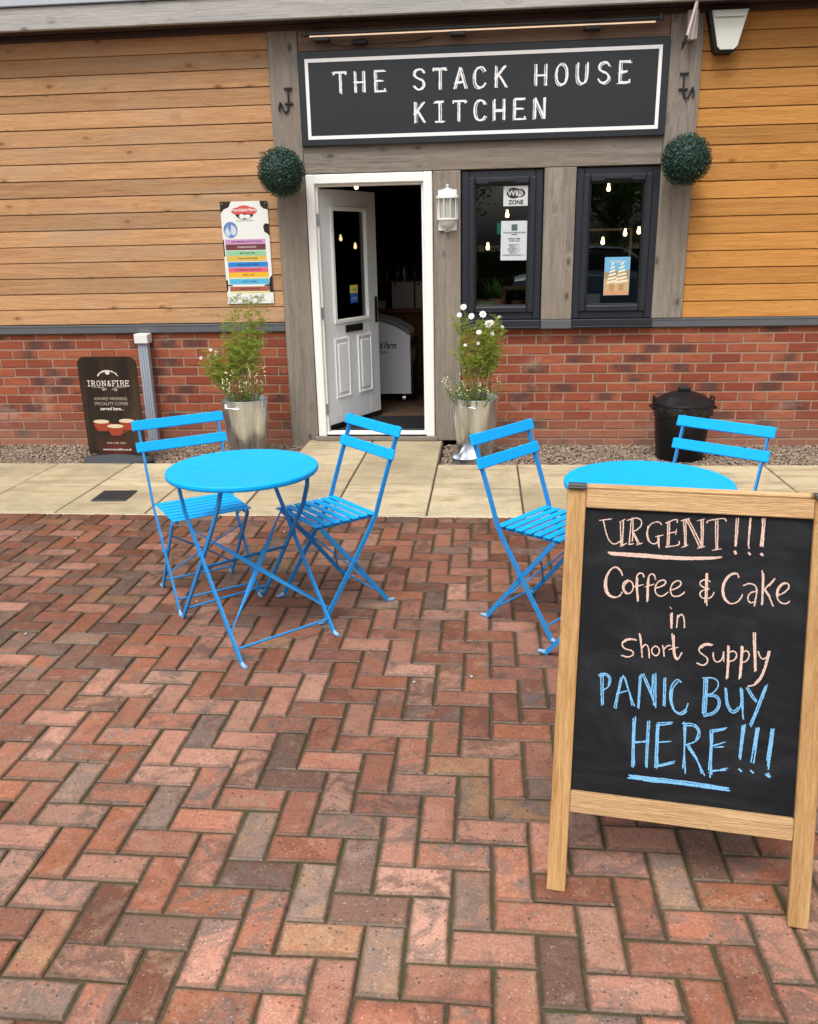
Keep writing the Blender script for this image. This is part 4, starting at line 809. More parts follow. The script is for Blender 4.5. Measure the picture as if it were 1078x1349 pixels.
CHALK = {
'urgent': '796,9271 1082,9327|891,9276 948,9050 1035,8810 1160,8701 1290,8764 1359,8860|1364,9318 1368,9013 1369,8677|1292,9277 1317,8980 1338,8706|1264,9257 1407,9335|1319,8668 1468,8760|1546,9328 1537,9054 1527,8748|1582,9360 1597,9088 1597,8813|1453,9308 1625,9387 1773,9356 1803,9221 1699,9093 1584,9050|1615,9028 1696,8880 1782,8758|1585,9032 1667,8879 1732,8761|1514,8726 1635,8761|1704,8729 1833,8785|2250,9246 2212,9305 2124,9321 1983,9246 1913,9076 1936,8880 2061,8772 2181,8804 2207,8966|1942,9199 1928,9016 1981,8852|2130,8955 2301,9002|2201,8972 2226,8686|2178,8970 2206,8730|2389,9330 2399,9044 2405,8742|2429,9347 2440,9046 2444,8769|2342,9297 2608,9423 2600,9320|2399,9044 2597,9107|2594,9167 2587,9031|2374,8725 2687,8784 2667,8879|2743,9371 2783,9067 2805,8774|2793,9391 2817,9069 2833,8793|2686,9370 2876,9438|2736,8733 2875,8802|2804,9398 2972,9108 3142,8759|2849,9415 3028,9111 3188,8792|3138,9422 3161,9119 3175,8776|3183,9425 3201,9121 3208,8793|3050,9388 3216,9445|3092,8738 3259,8790|3270,9349 3294,9410 3475,9450 3669,9488 3696,9412|3466,9420 3478,9108 3510,8752|3510,9422 3528,9111 3543,8760|3427,8711 3627,8760|3920,9495 3920,9194 3924,8844|3966,9507 3959,9196 3949,8840|4237,9522 4233,9212 4220,8857 4237,8805|4218,9512 4213,9211 4213,8886|4511,9528 4493,9227 4481,8873|4546,9539 4542,9230 4537,8862|4481,9526 4524,9170 4508,8890',
'underline_a': '1049,8507 1731,8519 2343,8502 2946,8504 3644,8563|1075,8483 1733,8488 2345,8470 2947,8485 3609,8548|1114,8460 1734,8456 2347,8445 2949,8460 3539,8531',
'dots_a': '3932,8705 3956,8677|4243,8696 4261,8676|4519,8693 4537,8670',
'coffee': '1416,7970 1338,8140 1203,8176 1082,8051 1003,7855 996,7639 1077,7475 1230,7404 1381,7468 1428,7573|1372,8065 1278,8157 1160,8149 1051,7951 1027,7733 1041,7580 1138,7449 1273,7432|1049,7889 1042,7673 1105,7508 1198,7438|1545,7869 1445,7810 1423,7670 1489,7547 1578,7529 1668,7612 1685,7736 1635,7839 1545,7869|1561,7846 1471,7766 1455,7627 1548,7551|1913,7966 1888,8056 1799,8065 1737,7969 1741,7786 1799,7362|1768,7940 1769,7696 1815,7394|1680,7714 1911,7783|2186,7925 2150,8053 2048,8058 2003,7927 2000,7713 2018,7379|2030,7959 2028,7685 2034,7411|1949,7734 2155,7816|2206,7723 2382,7797 2440,7898 2360,7940 2238,7883 2171,7726 2221,7563 2354,7521 2483,7643|2561,7704 2729,7783 2792,7887 2705,7953 2580,7878 2521,7692 2598,7546 2741,7566 2837,7640 2863,7687|3433,7964 3332,8017 3207,7969 3192,7877 3301,7810 3449,7792 3317,7776 3202,7698 3229,7580 3358,7545 3483,7599 3524,7722|3324,8157 3335,7813 3335,7453|3355,8159 3367,7785 3381,7396|4056,8105 4022,8206 3911,8207 3764,8084 3686,7839 3736,7604 3870,7471 4035,7502 4134,7629 4154,7711|4009,8196 3898,8183 3786,8049 3714,7841 3764,7606 3882,7496|4164,7928 4285,7994 4410,7967 4471,7868 4460,7690 4432,7465|4453,7813 4330,7783 4263,7645 4326,7525 4453,7570|4559,8303 4581,8113 4589,7507|4590,8246 4604,7996 4605,7523|4845,8147 4725,7990 4602,7848|4833,8107 4727,7961|4622,7879 4742,7711 4842,7498|4656,7867 4770,7699|4917,7748 5063,7824 5169,7950 5136,8050 5021,8062 4907,7930 4892,7723 4996,7578 5132,7571 5193,7643|5117,8049 5023,8033 4927,7902 4919,7725',
'in': '2607,7160 2618,6966 2618,6785|2576,7133 2591,6939 2604,6793|2557,7293 2583,7256|2739,7122 2735,6951 2728,6814|2742,7059 2829,7164 2890,7062 2909,6819',
'short': '1825,6430 1624,6461 1477,6349 1529,6195 1735,6174 1788,6070 1649,5992 1485,6031|1791,6446 1626,6432 1511,6337|1883,6593 1942,6292 1980,6023|1913,6561 1969,6146|1954,6243 2033,6359 2112,6297 2145,6024|2270,6331 2189,6265 2195,6142 2293,6077 2372,6173 2356,6290 2270,6331|2432,6361 2462,6241 2484,6095|2466,6251 2526,6355 2627,6374|2635,6659 2670,6358 2702,6116 2791,6016 2882,6221|2678,6628 2702,6361 2735,6109 2807,6067|2577,6266 2792,6345',
'supply': '3566,6469 3418,6509 3264,6388 3271,6267 3461,6163 3490,6053 3381,5946 3231,6009|3535,6456 3411,6464 3298,6366|3590,6296 3599,6127 3695,6054 3803,6146 3820,6317|3820,6327 3837,6101|3906,6480 3920,6085 3919,5697|3933,6473 3947,6087 3945,5724|3929,6318 4038,6386 4129,6288 4074,6148 3932,6110|4207,6498 4211,6113 4198,5716|4239,6491 4238,6115 4232,5753|4233,6346 4328,6422 4406,6314 4344,6149 4229,6114|4451,6841 4491,6380 4535,5927|4490,6845 4522,6383 4561,5954|4578,6412 4631,6273 4704,6232 4759,6285|4834,6435 4776,6071 4687,5774 4563,5608 4404,5572|4799,6432 4750,6068 4659,5795 4543,5639',
'panic': '1025,5543 1055,5160 1091,4752|1084,5523 1103,5165 1128,4786|979,5493 1144,5570 1281,5458 1258,5256 1096,5114|1005,5456 1147,5530 1244,5429 1223,5267|1555,5535 1481,5129 1431,4713|1509,5496 1444,5100 1391,4734|1564,5546 1691,5225 1865,4820|1604,5505 1717,5178 1803,4828|1459,5091 1703,5186|1979,5612 1977,5205 1968,4771|1943,5574 1944,5202 1943,4794|1998,5614 2189,5227 2361,4839|2035,5632 2210,5279 2324,4919|2315,5670 2336,5292 2357,4838|2270,5641 2294,5287 2307,4892|2243,5628 2248,5183|2545,5584 2560,5241 2565,4886|2509,5566 2522,5237 2527,4906|2908,5508 2824,5597 2693,5451 2652,5176 2715,4887 2873,4722 3033,4764 3089,5016|2864,5542 2725,5381 2704,5083 2785,4796 2958,4707 3076,4828|2690,5328 2688,5032 2775,4820 2918,4751 3050,4874',
'buy': '3465,5676 3466,5262 3462,4762|3422,5638 3428,5209 3428,4808|3499,5655 3505,5217 3505,4826|3388,5659 3647,5699 3778,5562 3668,5331 3480,5253|3489,5264 3761,5292 3837,5081 3720,4825 3464,4743|3536,5240 3741,5242 3793,5062 3685,4870 3515,4798|3900,5477 3942,5068 4095,4857 4254,4995 4288,5251 4246,5513|3933,5456 3983,5073 4110,4912 4219,5050|4239,5488 4288,5106 4352,4774|4284,5483 4324,5110 4331,4820|4371,5525 4480,5344 4605,5202|4406,5543 4514,5371 4621,5238|4828,5644 4682,5100 4523,4614|4790,5612 4638,5095 4494,4659|4763,5542 4613,5068 4563,4701',
'here': '1903,4560 1908,3952 1914,3317|1853,4520 1865,3947 1879,3337|1881,4448 1894,3850 1939,3380|2234,4497 2231,3940 2235,3352|2188,4482 2194,3936 2201,3378|1905,3916 2227,4014|1913,3952 2220,3978|2457,4463 2459,3917 2457,3360|2407,4433 2412,3912 2418,3380|2432,4411 2446,3816 2487,3423|2419,4469 2763,4522|2432,4411 2747,4486|2446,3995 2756,4062|2409,3379 2855,3544|2467,3431 2871,3590|3022,4561 3066,3940 3124,3320|3074,4533 3075,3941 3057,3435|2991,4523 3276,4555 3420,4375 3369,4149 3090,4007|3072,4483 3280,4497 3375,4360 3313,4157|3112,4020 3346,3728 3563,3327|3168,4012 3369,3731 3491,3367|3149,3950 3398,3636 3526,3406|3686,4455 3692,3868 3688,3294|3628,4439 3669,3866 3721,3371|3660,4354 3651,3863 3646,3470|3651,4431 3996,4529|3667,4384 3966,4497|3673,4052 3979,4186|3742,4036 3954,4071|3640,3410 4074,3573|3674,3464 4045,3520|4395,4657 4365,4242 4336,3810|4334,4621 4320,4236 4307,3846|4365,4630 4344,4142 4321,3838|4702,4620 4665,4180 4636,3755|4644,4603 4612,4174 4576,3782|4671,4606 4635,4080|5030,4633 4998,4123 4964,3651|4973,4622 4944,4213 4920,3863|5005,4606 4965,4071 4941,3730',
'dots_b': '4332,3571 4370,3537|4589,3569 4627,3535|4922,3520 4974,3483|4970,3540 5000,3486',
'underline_b': '1820,3114 2682,3125 3427,3122 4125,3090|1799,3046 2686,3051 3431,3039 4146,3034|1855,3083 2684,3085 3430,3073 4071,3073|2168,3023 3430,3063 4072,3049',
}
# ================================================================== CHAIRS AND TABLES
def make_chair():
    root = thing('bistro_chair', (0,0,0), 'x', 'chair', 0, 'blue folding bistro chairs')
    LP = [(.282,.004),(.20,.125),(.112,.255),(.03,.378),(.002,.425),(-.020,.49),(-.060,.60),(-.098,.70),(-.134,.798)]
    SP = [(-.064,.004),(.02,.11),(.11,.225),(.20,.335),(.262,.412)]
    for s in (-1,1):
        b = MB(); b.bar([(s*.184,y,z) for y,z in LP], .019, .008, (1,0,0)); lg_ = b.build('leg', M['blue2'], root)
        f = MB(); f.tube([(s*.184,.278,.012),(s*.184,.290,.007),(s*.184,.312,.007)],.008,8,rr=[(.006,.011),(.008,.009),(.007,.005)]); f.build('foot_cap', M['foot'], lg_, True)
        b = MB(); b.bar([(s*.170,y,z) for y,z in SP], .019, .008, (1,0,0)); lg_ = b.build('leg', M['blue2'], root)
        f = MB(); f.tube([(s*.170,-.058,.012),(s*.170,-.070,.007),(s*.170,-.092,.007)],.008,8,rr=[(.006,.011),(.008,.009),(.007,.005)]); f.build('foot_cap', M['foot'], lg_, True)
        b = MB(); b.tube([(s*.162,.112,.243),(s*.192,.112,.243)],.007,8); b.build('pivot', M['blue2'], root)
    for (w, y, z) in ((.184,.245,.055),(.170,-.028,.05)):
        b = MB(); b.tube([(-w,y,z),(w,y,z)],.0045,8); b.build('stretcher', M['blue2'], root)
    b = MB(); b.tube([(-.170,-.01,.075),(0,.10,.215),(.170,.20,.34)],.0038,6); b.build('brace', M['blue2'], root)
    b = MB(); b.tube([(.170,-.01,.075),(0,.106,.218),(-.170,.20,.34)],.0038,6); b.build('brace', M['blue2'], root)
    for s in (-1,1):
        b = MB(); b.bar([(s*.150,-.005,.418),(s*.150,.280,.418)], .018, .005, (1,0,0)); b.build('seat_rail', M['blue2'], root)
    for i in range(7):
        y = .005+i*.0455; b = MB(); b.box((0,y,.430), (.350,.034,.005), None, .0015); b.build('seat_slat', M['blue'], root)
    for (w, y, z) in ((.212,-.126,.776),(.210,-.092,.682)):
        b = MB(); rot = Matrix.Rotation(R(18),3,'X'); b.box((0,y+.008,z), (2*w,.013,.046), rot, .003); b.build('backrest_slat', M['blue'], root)
    return root
proto = make_chair()
CH = [(-.974,1.737,-144.8,'blue slatted folding chair behind and left of the nearer-left round table, facing out'),(-.215,1.661,131.5,'blue slatted folding chair right of the fully visible round table, turned towards the door'),
      (.54,1.523,-128.2,'blue slatted folding chair half hidden behind the chalkboard, left of the second table'),(1.305,1.605,141.5,'blue folding chair of which only the backrest shows beside the black bin')]
CH[0] = (*CH[0][:3], 'blue slatted folding chair on the left, behind the fully visible round table')
for i, (x, y, a, lab) in enumerate(CH):
    o = proto if i == 0 else dup(proto); o.location = (x,y,0); o.rotation_euler = (0,0,R(a)); o['label'] = lab
def make_table():
    root = thing('bistro_table', (0,0,0), 'x', 'table', 0, 'round blue bistro tables')
    b = MB(); b.lathe([(0,.686),(.292,.686),(.2935,.680),(.297,.680),(.3005,.684),(.302,.692),(.3005,.699),(.296,.7025),(.286,.7015),(0,.7015)], 72); b.build('table_top', M['blue'], root, True)
    for s in (-1,1):
        for (x, k) in ((.212,1),(.200,-1)):
            P_ = [(s*x, -k*.285,.004),(s*x,-k*.14,.19),(s*x,0,.375),(s*x,k*.115,.53),(s*(x-.006),k*.165,.62),(s*(x-.012),k*.185,.682)]
            b = MB(); b.bar(P_, .017, .010, (1,0,0)); lg_ = b.build('leg', M['blue2'], root)
            f = MB(); f.tube([(s*x,-k*.282,.012),(s*x,-k*.292,.008),(s*x,-k*.316,.008)],.008,8,rr=[(.007,.011),(.009,.010),(.008,.006)]); f.build('foot_cap', M['foot'], lg_, True)
        b = MB(); b.tube([(s*.190,0,.375),(s*.222,0,.375)],.008,8); b.build('pivot', M['blue2'], root)
    for (x, y, z) in ((.212,-.245,.058),(.200,.245,.058)):
        b = MB(); b.tube([(-x,y,z),(x,y,z)],.005,8); b.build('stretcher', M['blue2'], root)
    b = MB(); b.bar([(-.200,.055,.30),(.200,.055,.30)], .018, .005, (0,.8,.6)); b.build('crossbar', M['blue2'], root)
    A_ = Vector((-.212,-.205,.105)); B_ = Vector((.212,.075,.47))
    for s in (-1,1):
        p, q = Vector((s*A_.x,A_.y,A_.z)), Vector((s*B_.x,B_.y,B_.z)); b = MB(); n_ = 9
        pts = [p.lerp(q, k/(n_-1))+Vector((0,s*.004,0)) for k in range(n_)]; b.tube(pts, .005, 8, rr=[((.0035,.0035) if k in (0,1,7,8) else (.003,.011) if 3 <= k <= 5 else (.003,.007)) for k in range(n_)], flat=(0,.8,-.6)); b.build('brace', M['blue2'], root)
    for s in (-1,1):
        b = MB(); b.bar([(-.2,s*.185,.680),(.2,s*.185,.680)], .02, .008, (0,0,1)); b.build('top_rail', M['blue2'], root)
    return root
t1 = make_table(); t1.location = (-.592,1.29,0); t1.rotation_euler = (0,0,R(43.5)); t1['label'] = 'round blue metal bistro table standing in full view on the brick paving'
t2 = dup(t1); t2.location = (.962,1.105,0); t2.rotation_euler = (0,0,R(56)); t2['label'] = 'round blue metal bistro table mostly hidden behind the chalkboard'
# ================================================================== CHALKBOARD
BX, BY, BR, BT, BW, LW, BL = .5328, -.1629, -.1481, .2745, .6036, .0456, 1.0053
cb = thing('chalkboard', (BX,BY,0), 'pine framed A-board with pink and blue chalk writing, standing at the front right', 'chalkboard', BR)
fr = bpy.data.objects.new('front_frame', None)
Mt = Matrix.Rotation(-BT, 4, 'X')
def bput(o): o.rotation_euler = (-BT,0,0); return o
b = MB()
for x0 in (0, BW-LW):
    b = MB(); b.bb(x0,x0+LW,0,.022,.003,BL-.004,.0022); bput(b.build('leg', M['pineV'], cb))
b = MB(); b.bb(LW+.0008,BW-LW-.0008,.001,.021,.957,BL-.004,.002); bput(b.build('top_rail', M['pineH'], cb))
b = MB(); b.bb(LW+.0008,BW-LW-.0008,.001,.021,.2059,.2585,.002); bput(b.build('bottom_rail', M['pineH'], cb))
b = MB(); b.bb(LW-.001,BW-LW+.001,.0125,.0165,.257,.959); bput(b.build('writing_panel', M['slate'], cb))
# rear frame, hinged at the top
ty, tz = BL*math.sin(BT), BL*math.cos(BT); RT = .20
def rput(o): o.location = (0, ty+.030, tz); o.rotation_euler = (RT,0,0); return o
for x0 in (0, BW-LW):
    b = MB(); b.bb(x0,x0+LW,0,.022,-tz/math.cos(RT)+.008,-.006,.0022); rput(b.build('leg', M['pineV'], cb))
for z0 in (-.052,-.80):
    b = MB(); b.bb(LW+.0008,BW-LW-.0008,.001,.021,z0,z0+.045,.002); rput(b.build('rear_rail', M['pineH'], cb))
b = MB(); b.bb(LW-.001,BW-LW+.001,.006,.010,-.756,-.05); rput(b.build('rear_panel', M['slate'], cb))
for x0 in (.004, BW-.042):
    b = MB(); b.box((x0+.019, ty+.012, tz+.001), (.044,.046,.004), None, .001); b.tube([(x0-.002,ty+.012,tz+.002),(x0+.040,ty+.012,tz+.002)],.004,8); b.build('hinge', col((.05,.05,.05)), cb)
_c = CHALK.pop('coffee').split('|'); CHALK['coffee'], CHALK['and_sign'], CHALK['cake'] = '|'.join(_c[:13]), '|'.join(_c[13:16]), '|'.join(_c[16:])
for i, (nm, data) in enumerate(CHALK.items()):
    mat_ = M['chalkb'] if nm in ('panic','buy','here','dots_b','underline_b') else M['chalkp']
    w_ = {'underline_a':.0038,'underline_b':.0036,'dots_a':.009,'dots_b':.009,'panic':.0029,'buy':.0029,'here':.0031,'urgent':.0027,'coffee':.0031,'and_sign':.0029,'cake':.0031,'in':.0031,'short':.0031,'supply':.0031}[nm]
    b = MB(); rg = random.Random(i)
    for j, st in enumerate(data.split('|')):
        pts = [tuple(int(q)/1e4 for q in p.split(',')) for p in st.split()]; pts = smoothp(pts, 3) if len(pts) > 2 else pts
        pts = dense(pts, .006); pts = [(a+rg.uniform(-.00035,.00035), c_+rg.uniform(-.00035,.00035)) for a, c_ in pts]; ribbon(b, pts, w_, .0120-j*.00003, .22, rg, True)
    bput(b.build('chalk_lettering', mat_, cb))
# ================================================================== COFFEE BOARD
ab = thing('coffee_pavement_sign', (-2.455,4.20,-.03), 'dark brown rounded coffee sign on a black base on the gravel', 'sign', -.03)
W_, H_, r_ = .462, .745, .06; out = []
for (cx, cz, a0) in ((W_/2-r_,H_-r_,0),(-W_/2+r_,H_-r_,PI/2)):
    for k in range(7): a = a0+PI/2*k/6; out.append((cx+r_*math.cos(a), cz+r_*math.sin(a)))
out = [(W_/2,0)]+out+[(-W_/2,0)]; n_ = len(out)
b = MB(); b.add([(x,0,z) for x,z in out]+[(x,.012,z) for x,z in out], [tuple(range(n_))[::-1], tuple(range(n_,2*n_))]+[(k,(k+1)%n_,n_+(k+1)%n_,n_+k) for k in range(n_)])
g = G('brown_print'); O = g.obj(); so = g.sep(O); f = g.math('ADD', g.noise(g.vm('MULTIPLY', O, (9,1,1.2)), 1.0, 3), 0)
c_ = g.mix(g.math('MULTIPLY', g.mr(f, .45, .7), .8), (.014,.009,.007), (.060,.035,.016)); c_ = g.mix(g.math('MULTIPLY', g.mr(so[2], .06, .16, 1, 0), g.mr(g.math('ABSOLUTE', so[0]), .02, .17, 1, 0)), c_, (.10,.012,.008))
pn = b.build('panel', g.fin(c_, .3), ab); pn.location = (0,0,.06)
gf = MB(); oo = [(x*.955, .012+(z-.012)*.985) for x, z in out]
def prt(nm, c, f_):
    b = MB(); f_(b); o = b.build(nm, c, ab); o.location = (0,-.0012,.06); return o
cr = col((.66,.62,.55)); rg_ = random.Random(3)
def ironfire(b):
    FONT.update(FONT2)
    for i, ch in enumerate('IRON&FIRE'): glyph(b, ch, [-.158,-.122,-.080,-.038,.004,.044,.072,.108,.146][i], .545, .030, .040, .0055, -.0003*i*0, 0, rg_)
prt('title_lettering', cr, ironfire)
def arch(b): ribbon(b, [(.0+.082*math.cos(a), .585+.055*math.sin(a)) for a in [PI*k/20 for k in range(2,19)]], .009, 0, .4, rg_)
prt('arch', cr, arch); prt('emblem', cr, lambda b: disc(b, 0, .625, .018, .014, 0))
prt('flourish', col((.30,.27,.24)), lambda b: (ribbon(b, [(-.13,.517),(-.05,.512),(-.02,.500)], .006, 0, .5, rg_), ribbon(b, [(.13,.517),(.05,.512),(.02,.500)], .006, 0, .5, rg_), disc(b,-.045,.498,.014,.008,0), disc(b,.050,.496,.014,.009,0)))
text('AWARD WINNING', .034, (0,-.0015,.06+.428), col((.42,.35,.28)), ab, sx=.9); text('SPECIALITY COFFEE', .034, (0,-.0015,.06+.390), col((.42,.35,.28)), ab, sx=.9); text('served here...', .034, (0,-.0015,.06+.352), cr, ab, bold=.0008, shear=.2)
text('www.ironandfire.co.uk', .025, (0,-.0015,.06+.035), cr, ab, bold=.0004, shear=.2); text('CUPS  CUPS  CUPS', .018, (0,-.0015,.06+.085), cr, ab)
for (cx, cz, s_) in ((-.098,.225,1.0),(.105,.232,.95),(.010,.190,1.02)):
    y_ = -.0002 if cz > .2 else -.0006
    prt('printed_cup', col((.30,.045,.018),.25), lambda b: poly(b, [(cx-.064*s_,cz+.028),(cx-.058*s_,cz-.01),(cx-.035*s_,cz-.046),(cx+.035*s_,cz-.046),(cx+.058*s_,cz-.01),(cx+.064*s_,cz+.028)], y_))
    prt('printed_coffee', col((.66,.52,.36)), lambda b: disc(b, cx, cz+.028, .064*s_, .015, y_-.0002))
    prt('printed_handle', col((.30,.045,.018),.25), lambda b: ribbon(b, [(cx+.055*s_,cz+.01),(cx+.085*s_,cz+.012),(cx+.083*s_,cz-.012),(cx+.045*s_,cz-.026)], .009, y_-.0001))
b = MB(); b.lathe([(0,0),(.27,0),(.275,.012),(.26,.035),(.10,.055),(0,.06)], 40); o = b.build('base', M['rubber'], ab, True); o.scale = (1,.66,1)
# grey pipe with white cap
cp = thing('capped_pipe', (-2.385,YW-.075,-.06), 'grey square upright pipe with a white cap against the brick wall', 'pipe')
b = MB(); b.bb(-.040,.040,-.03,.03,0,.87,.005); b.build('pipe', M['greyp'], cp); b = MB(); b.bb(-.056,.056,-.05,.05,.868,.945,.006); b.build('cap', M['white'], cp)
b = MB()
for x in (-.02,.0,.02): b.bb(x-.002,x+.002,-.0325,-.0295,.01,.86)
b.build('groove', col((.20,.23,.28)), cp)
# ================================================================== BIN, BOWL
bn = thing('dustbin', (1.835,4.44,-.05), 'black plastic dustbin with domed lid and bin liner on the gravel by the wall', 'bin')
b = MB(); b.lathe([(0,0),(.165,0),(.172,.01),(.205,.40),(.205,.405),(.196,.405),(.16,.02),(0,.02)], 40); b.build('body', M['black'], bn, True)
b = MB(); n_ = 64; pr_ = []; vs = []
for k in range(n_):
    a = 2*PI*k/n_
    for j in range(4):
        q = [(.212,.418),(.218,.39),(.214,.36),(.209,.335)][j]; w = .006*math.sin(a*9+j)+.004*math.sin(a*17+j*2)+.003*random.uniform(-1,1); vs.append(((q[0]+w*(j>0))*math.cos(a), (q[0]+w*(j>0))*math.sin(a), q[1]+.010*math.sin(a*5)*(j>1)+.005*math.sin(a*13)*(j>1)))
b.add(vs, [(k*4+i, ((k+1)%n_)*4+i, ((k+1)%n_)*4+i+1, k*4+i+1)[::-1] for k in range(n_) for i in range(3)]); b.build('liner', flat('bin_liner', (.012,.012,.014), .22, .2), bn, True)
b = MB(); b.lathe([(.220,.410),(.224,.418),(.220,.430),(.205,.436),(.15,.475),(.08,.500),(.03,.506),(0,.507)], 48); b.bb(-.045,.045,-.02,.02,.500,.535,.008); b.build('lid', M['black'], bn, True)
for s in (-1,1):
    b = MB(); b.tube([(s*.205,-.04,.43),(s*.212,-.04,.462),(s*.212,.04,.462),(s*.205,.04,.43)],.008,6); b.bb(s*.222-.015,s*.222+.015,-.05,.05,.38,.40,.004); b.build('handle', M['black'], bn)
bw = MB(); bw.lathe([(0,.0),(.098,.0),(.100,.004),(.094,.010),(.096,.048),(.106,.052),(.107,.056),(.100,.058),(.092,.054),(.084,.014),(0,.012)], 40); o = bw.build('dog_bowl', M['steel'], None, True); o.location = (.225,4.215,-.046); tag(o, 'shallow steel dog bowl on the gravel in front of the right planter', 'bowl')
# ================================================================== PLANTERS
def planter(x, y, z, lab):
    r_ = thing('steel_planter', (x,y,z), lab, 'planter', 0, 'tapered steel planters beside the door'); b = MB()
    b.lathe([(0,0),(.128,0),(.132,.006),(.176,.470),(.180,.474),(.179,.480),(.172,.480),(.168,.472),(.160,.40)], 48); b.build('body', M['steel'], r_, True)
    b = MB(); b.lathe([(0,.425),(.165,.425)], 32); b.build('soil', M['earth'], r_)
    for s in (-.5,):
        a = -PI/2+s; b = MB(); p = Vector((.176*math.cos(a),.176*math.sin(a),.435)); b.tube([p+Vector((-.012,0,0)), p+Vector((-.01,-.022,0)), p+Vector((.085,-.03,-.01)), p+Vector((.09,-.004,-.015))],.004,6); b.build('handle', M['steel2'], r_)
    b = MB(); b.box((-.10,-.150,.44), (.03,.004,.035), Matrix.Rotation(-.55,3,'Z'), .001); b.build('tag', M['white'], r_)
planter(-1.462,4.34,-.045,'tapered steel planter of wispy plants left of the door'); planter(.300,4.36,-.045,'tapered steel planter of white daisies right of the door')
def needles(c, rg, n, L, V, F_, rn, up=.3):
    for _ in range(n):
        d = rg.normal(size=3); d[2] = abs(d[2])*.6+up; d /= np.linalg.norm(d); l = rg.uniform(.4,1)*L; s_ = np.cross(d, rg.normal(size=3)); s_ /= np.linalg.norm(s_); w = .0014
        k = len(V); V += [c-s_*w, c+s_*w, c+d*l]; F_.append((k,k+1,k+2)); rn.append(rg.random())
def plant(x, y, lab, seed, stems, flowers, fm_, name='feathery_plant', tall=(.5,.75), spread=.13):
    """stems: list of (lean x, lean y, height)"""
    rg = np.random.default_rng(seed); root = thing(name, (x,y,.375), lab, 'plant'); st = MB(); V, F_, rn = [], [], []
    for (bx, by, tx, ty_, h) in stems:
        pts = []; n = 9; wob = rg.normal(size=2)*.012
        for k in range(n+1):
            t = k/n; pts.append(Vector((bx+(tx-bx)*t**1.3+wob[0]*math.sin(3*t), by+(ty_-by)*t**1.3+wob[1]*math.sin(4*t), h*t)))
        st.tube(pts, .002, 4, rr=[.0026*(1-.6*k/n) for k in range(n+1)])
        for k in range(5, n+1):
            for _ in range(4):
                p = pts[k-1].lerp(pts[k], rg.random()); d = rg.normal(size=3)*[1,1,.35]; d /= np.linalg.norm(d); d[2] += .45; ln = rg.uniform(.035,.10)*(1.05-.35*k/n); q0 = np.array(p)
                for j in range(5):
                    needles(q0+d*ln*(j+1)/5, rg, 6, .030, V, F_, rn, .15)
                kk = len(V); s_ = np.array([.0007,0,0]); V += [q0-s_, q0+s_, q0+d*ln]; F_.append((kk,kk+1,kk+2)); rn.append(rg.random())
    st.build('stem', M['stemt'], root); raw('foliage', np.array([tuple(v) for v in V]), np.array(F_), M['feather'], root, rn)
    for (fx, fy, fz, s_, kind) in flowers:
        r0 = MB(); rot = Matrix.Rotation(rg.uniform(-.5,.5),3,'Z')@Matrix.Rotation(R(rg.uniform(45,85)),3,'X'); c_ = Vector((fx,fy,fz))
        npet = 8
        for k in range(npet):
            a = 2*PI*k/npet; u = Vector((math.cos(a),math.sin(a),0)); v = Vector((-math.sin(a),math.cos(a),0)); q = [u*.15*s_, u*.6*s_+v*.26*s_+Vector((0,0,.1*s_)), u*s_+v*.16*s_, u*s_-v*.16*s_, u*.6*s_-v*.26*s_+Vector((0,0,.1*s_))]
            r0.add([c_+rot@p for p in q], [(0,4,3,2,1)])
        fl = r0.build('flower', M['petal'] if kind == 'w' else M['petalp'], root)
        y_ = MB(); y_.lathe([(0,.006),(.22*s_,.003),(.26*s_,-.002)], 8); o = y_.build('flower_centre', M['yolk'], fl); o.location = c_; o.rotation_euler = rot.to_euler()
        s2 = MB(); bs_ = Vector((fx*.55,fy*.5,max(.1,fz-.30))); s2.tube([bs_, bs_.lerp(c_,.5)+Vector((0,0,.03)), c_+rot@Vector((0,0,-.006))],.0014,4); s2.build('flower_stalk', M['stemg'], fl)
    return root
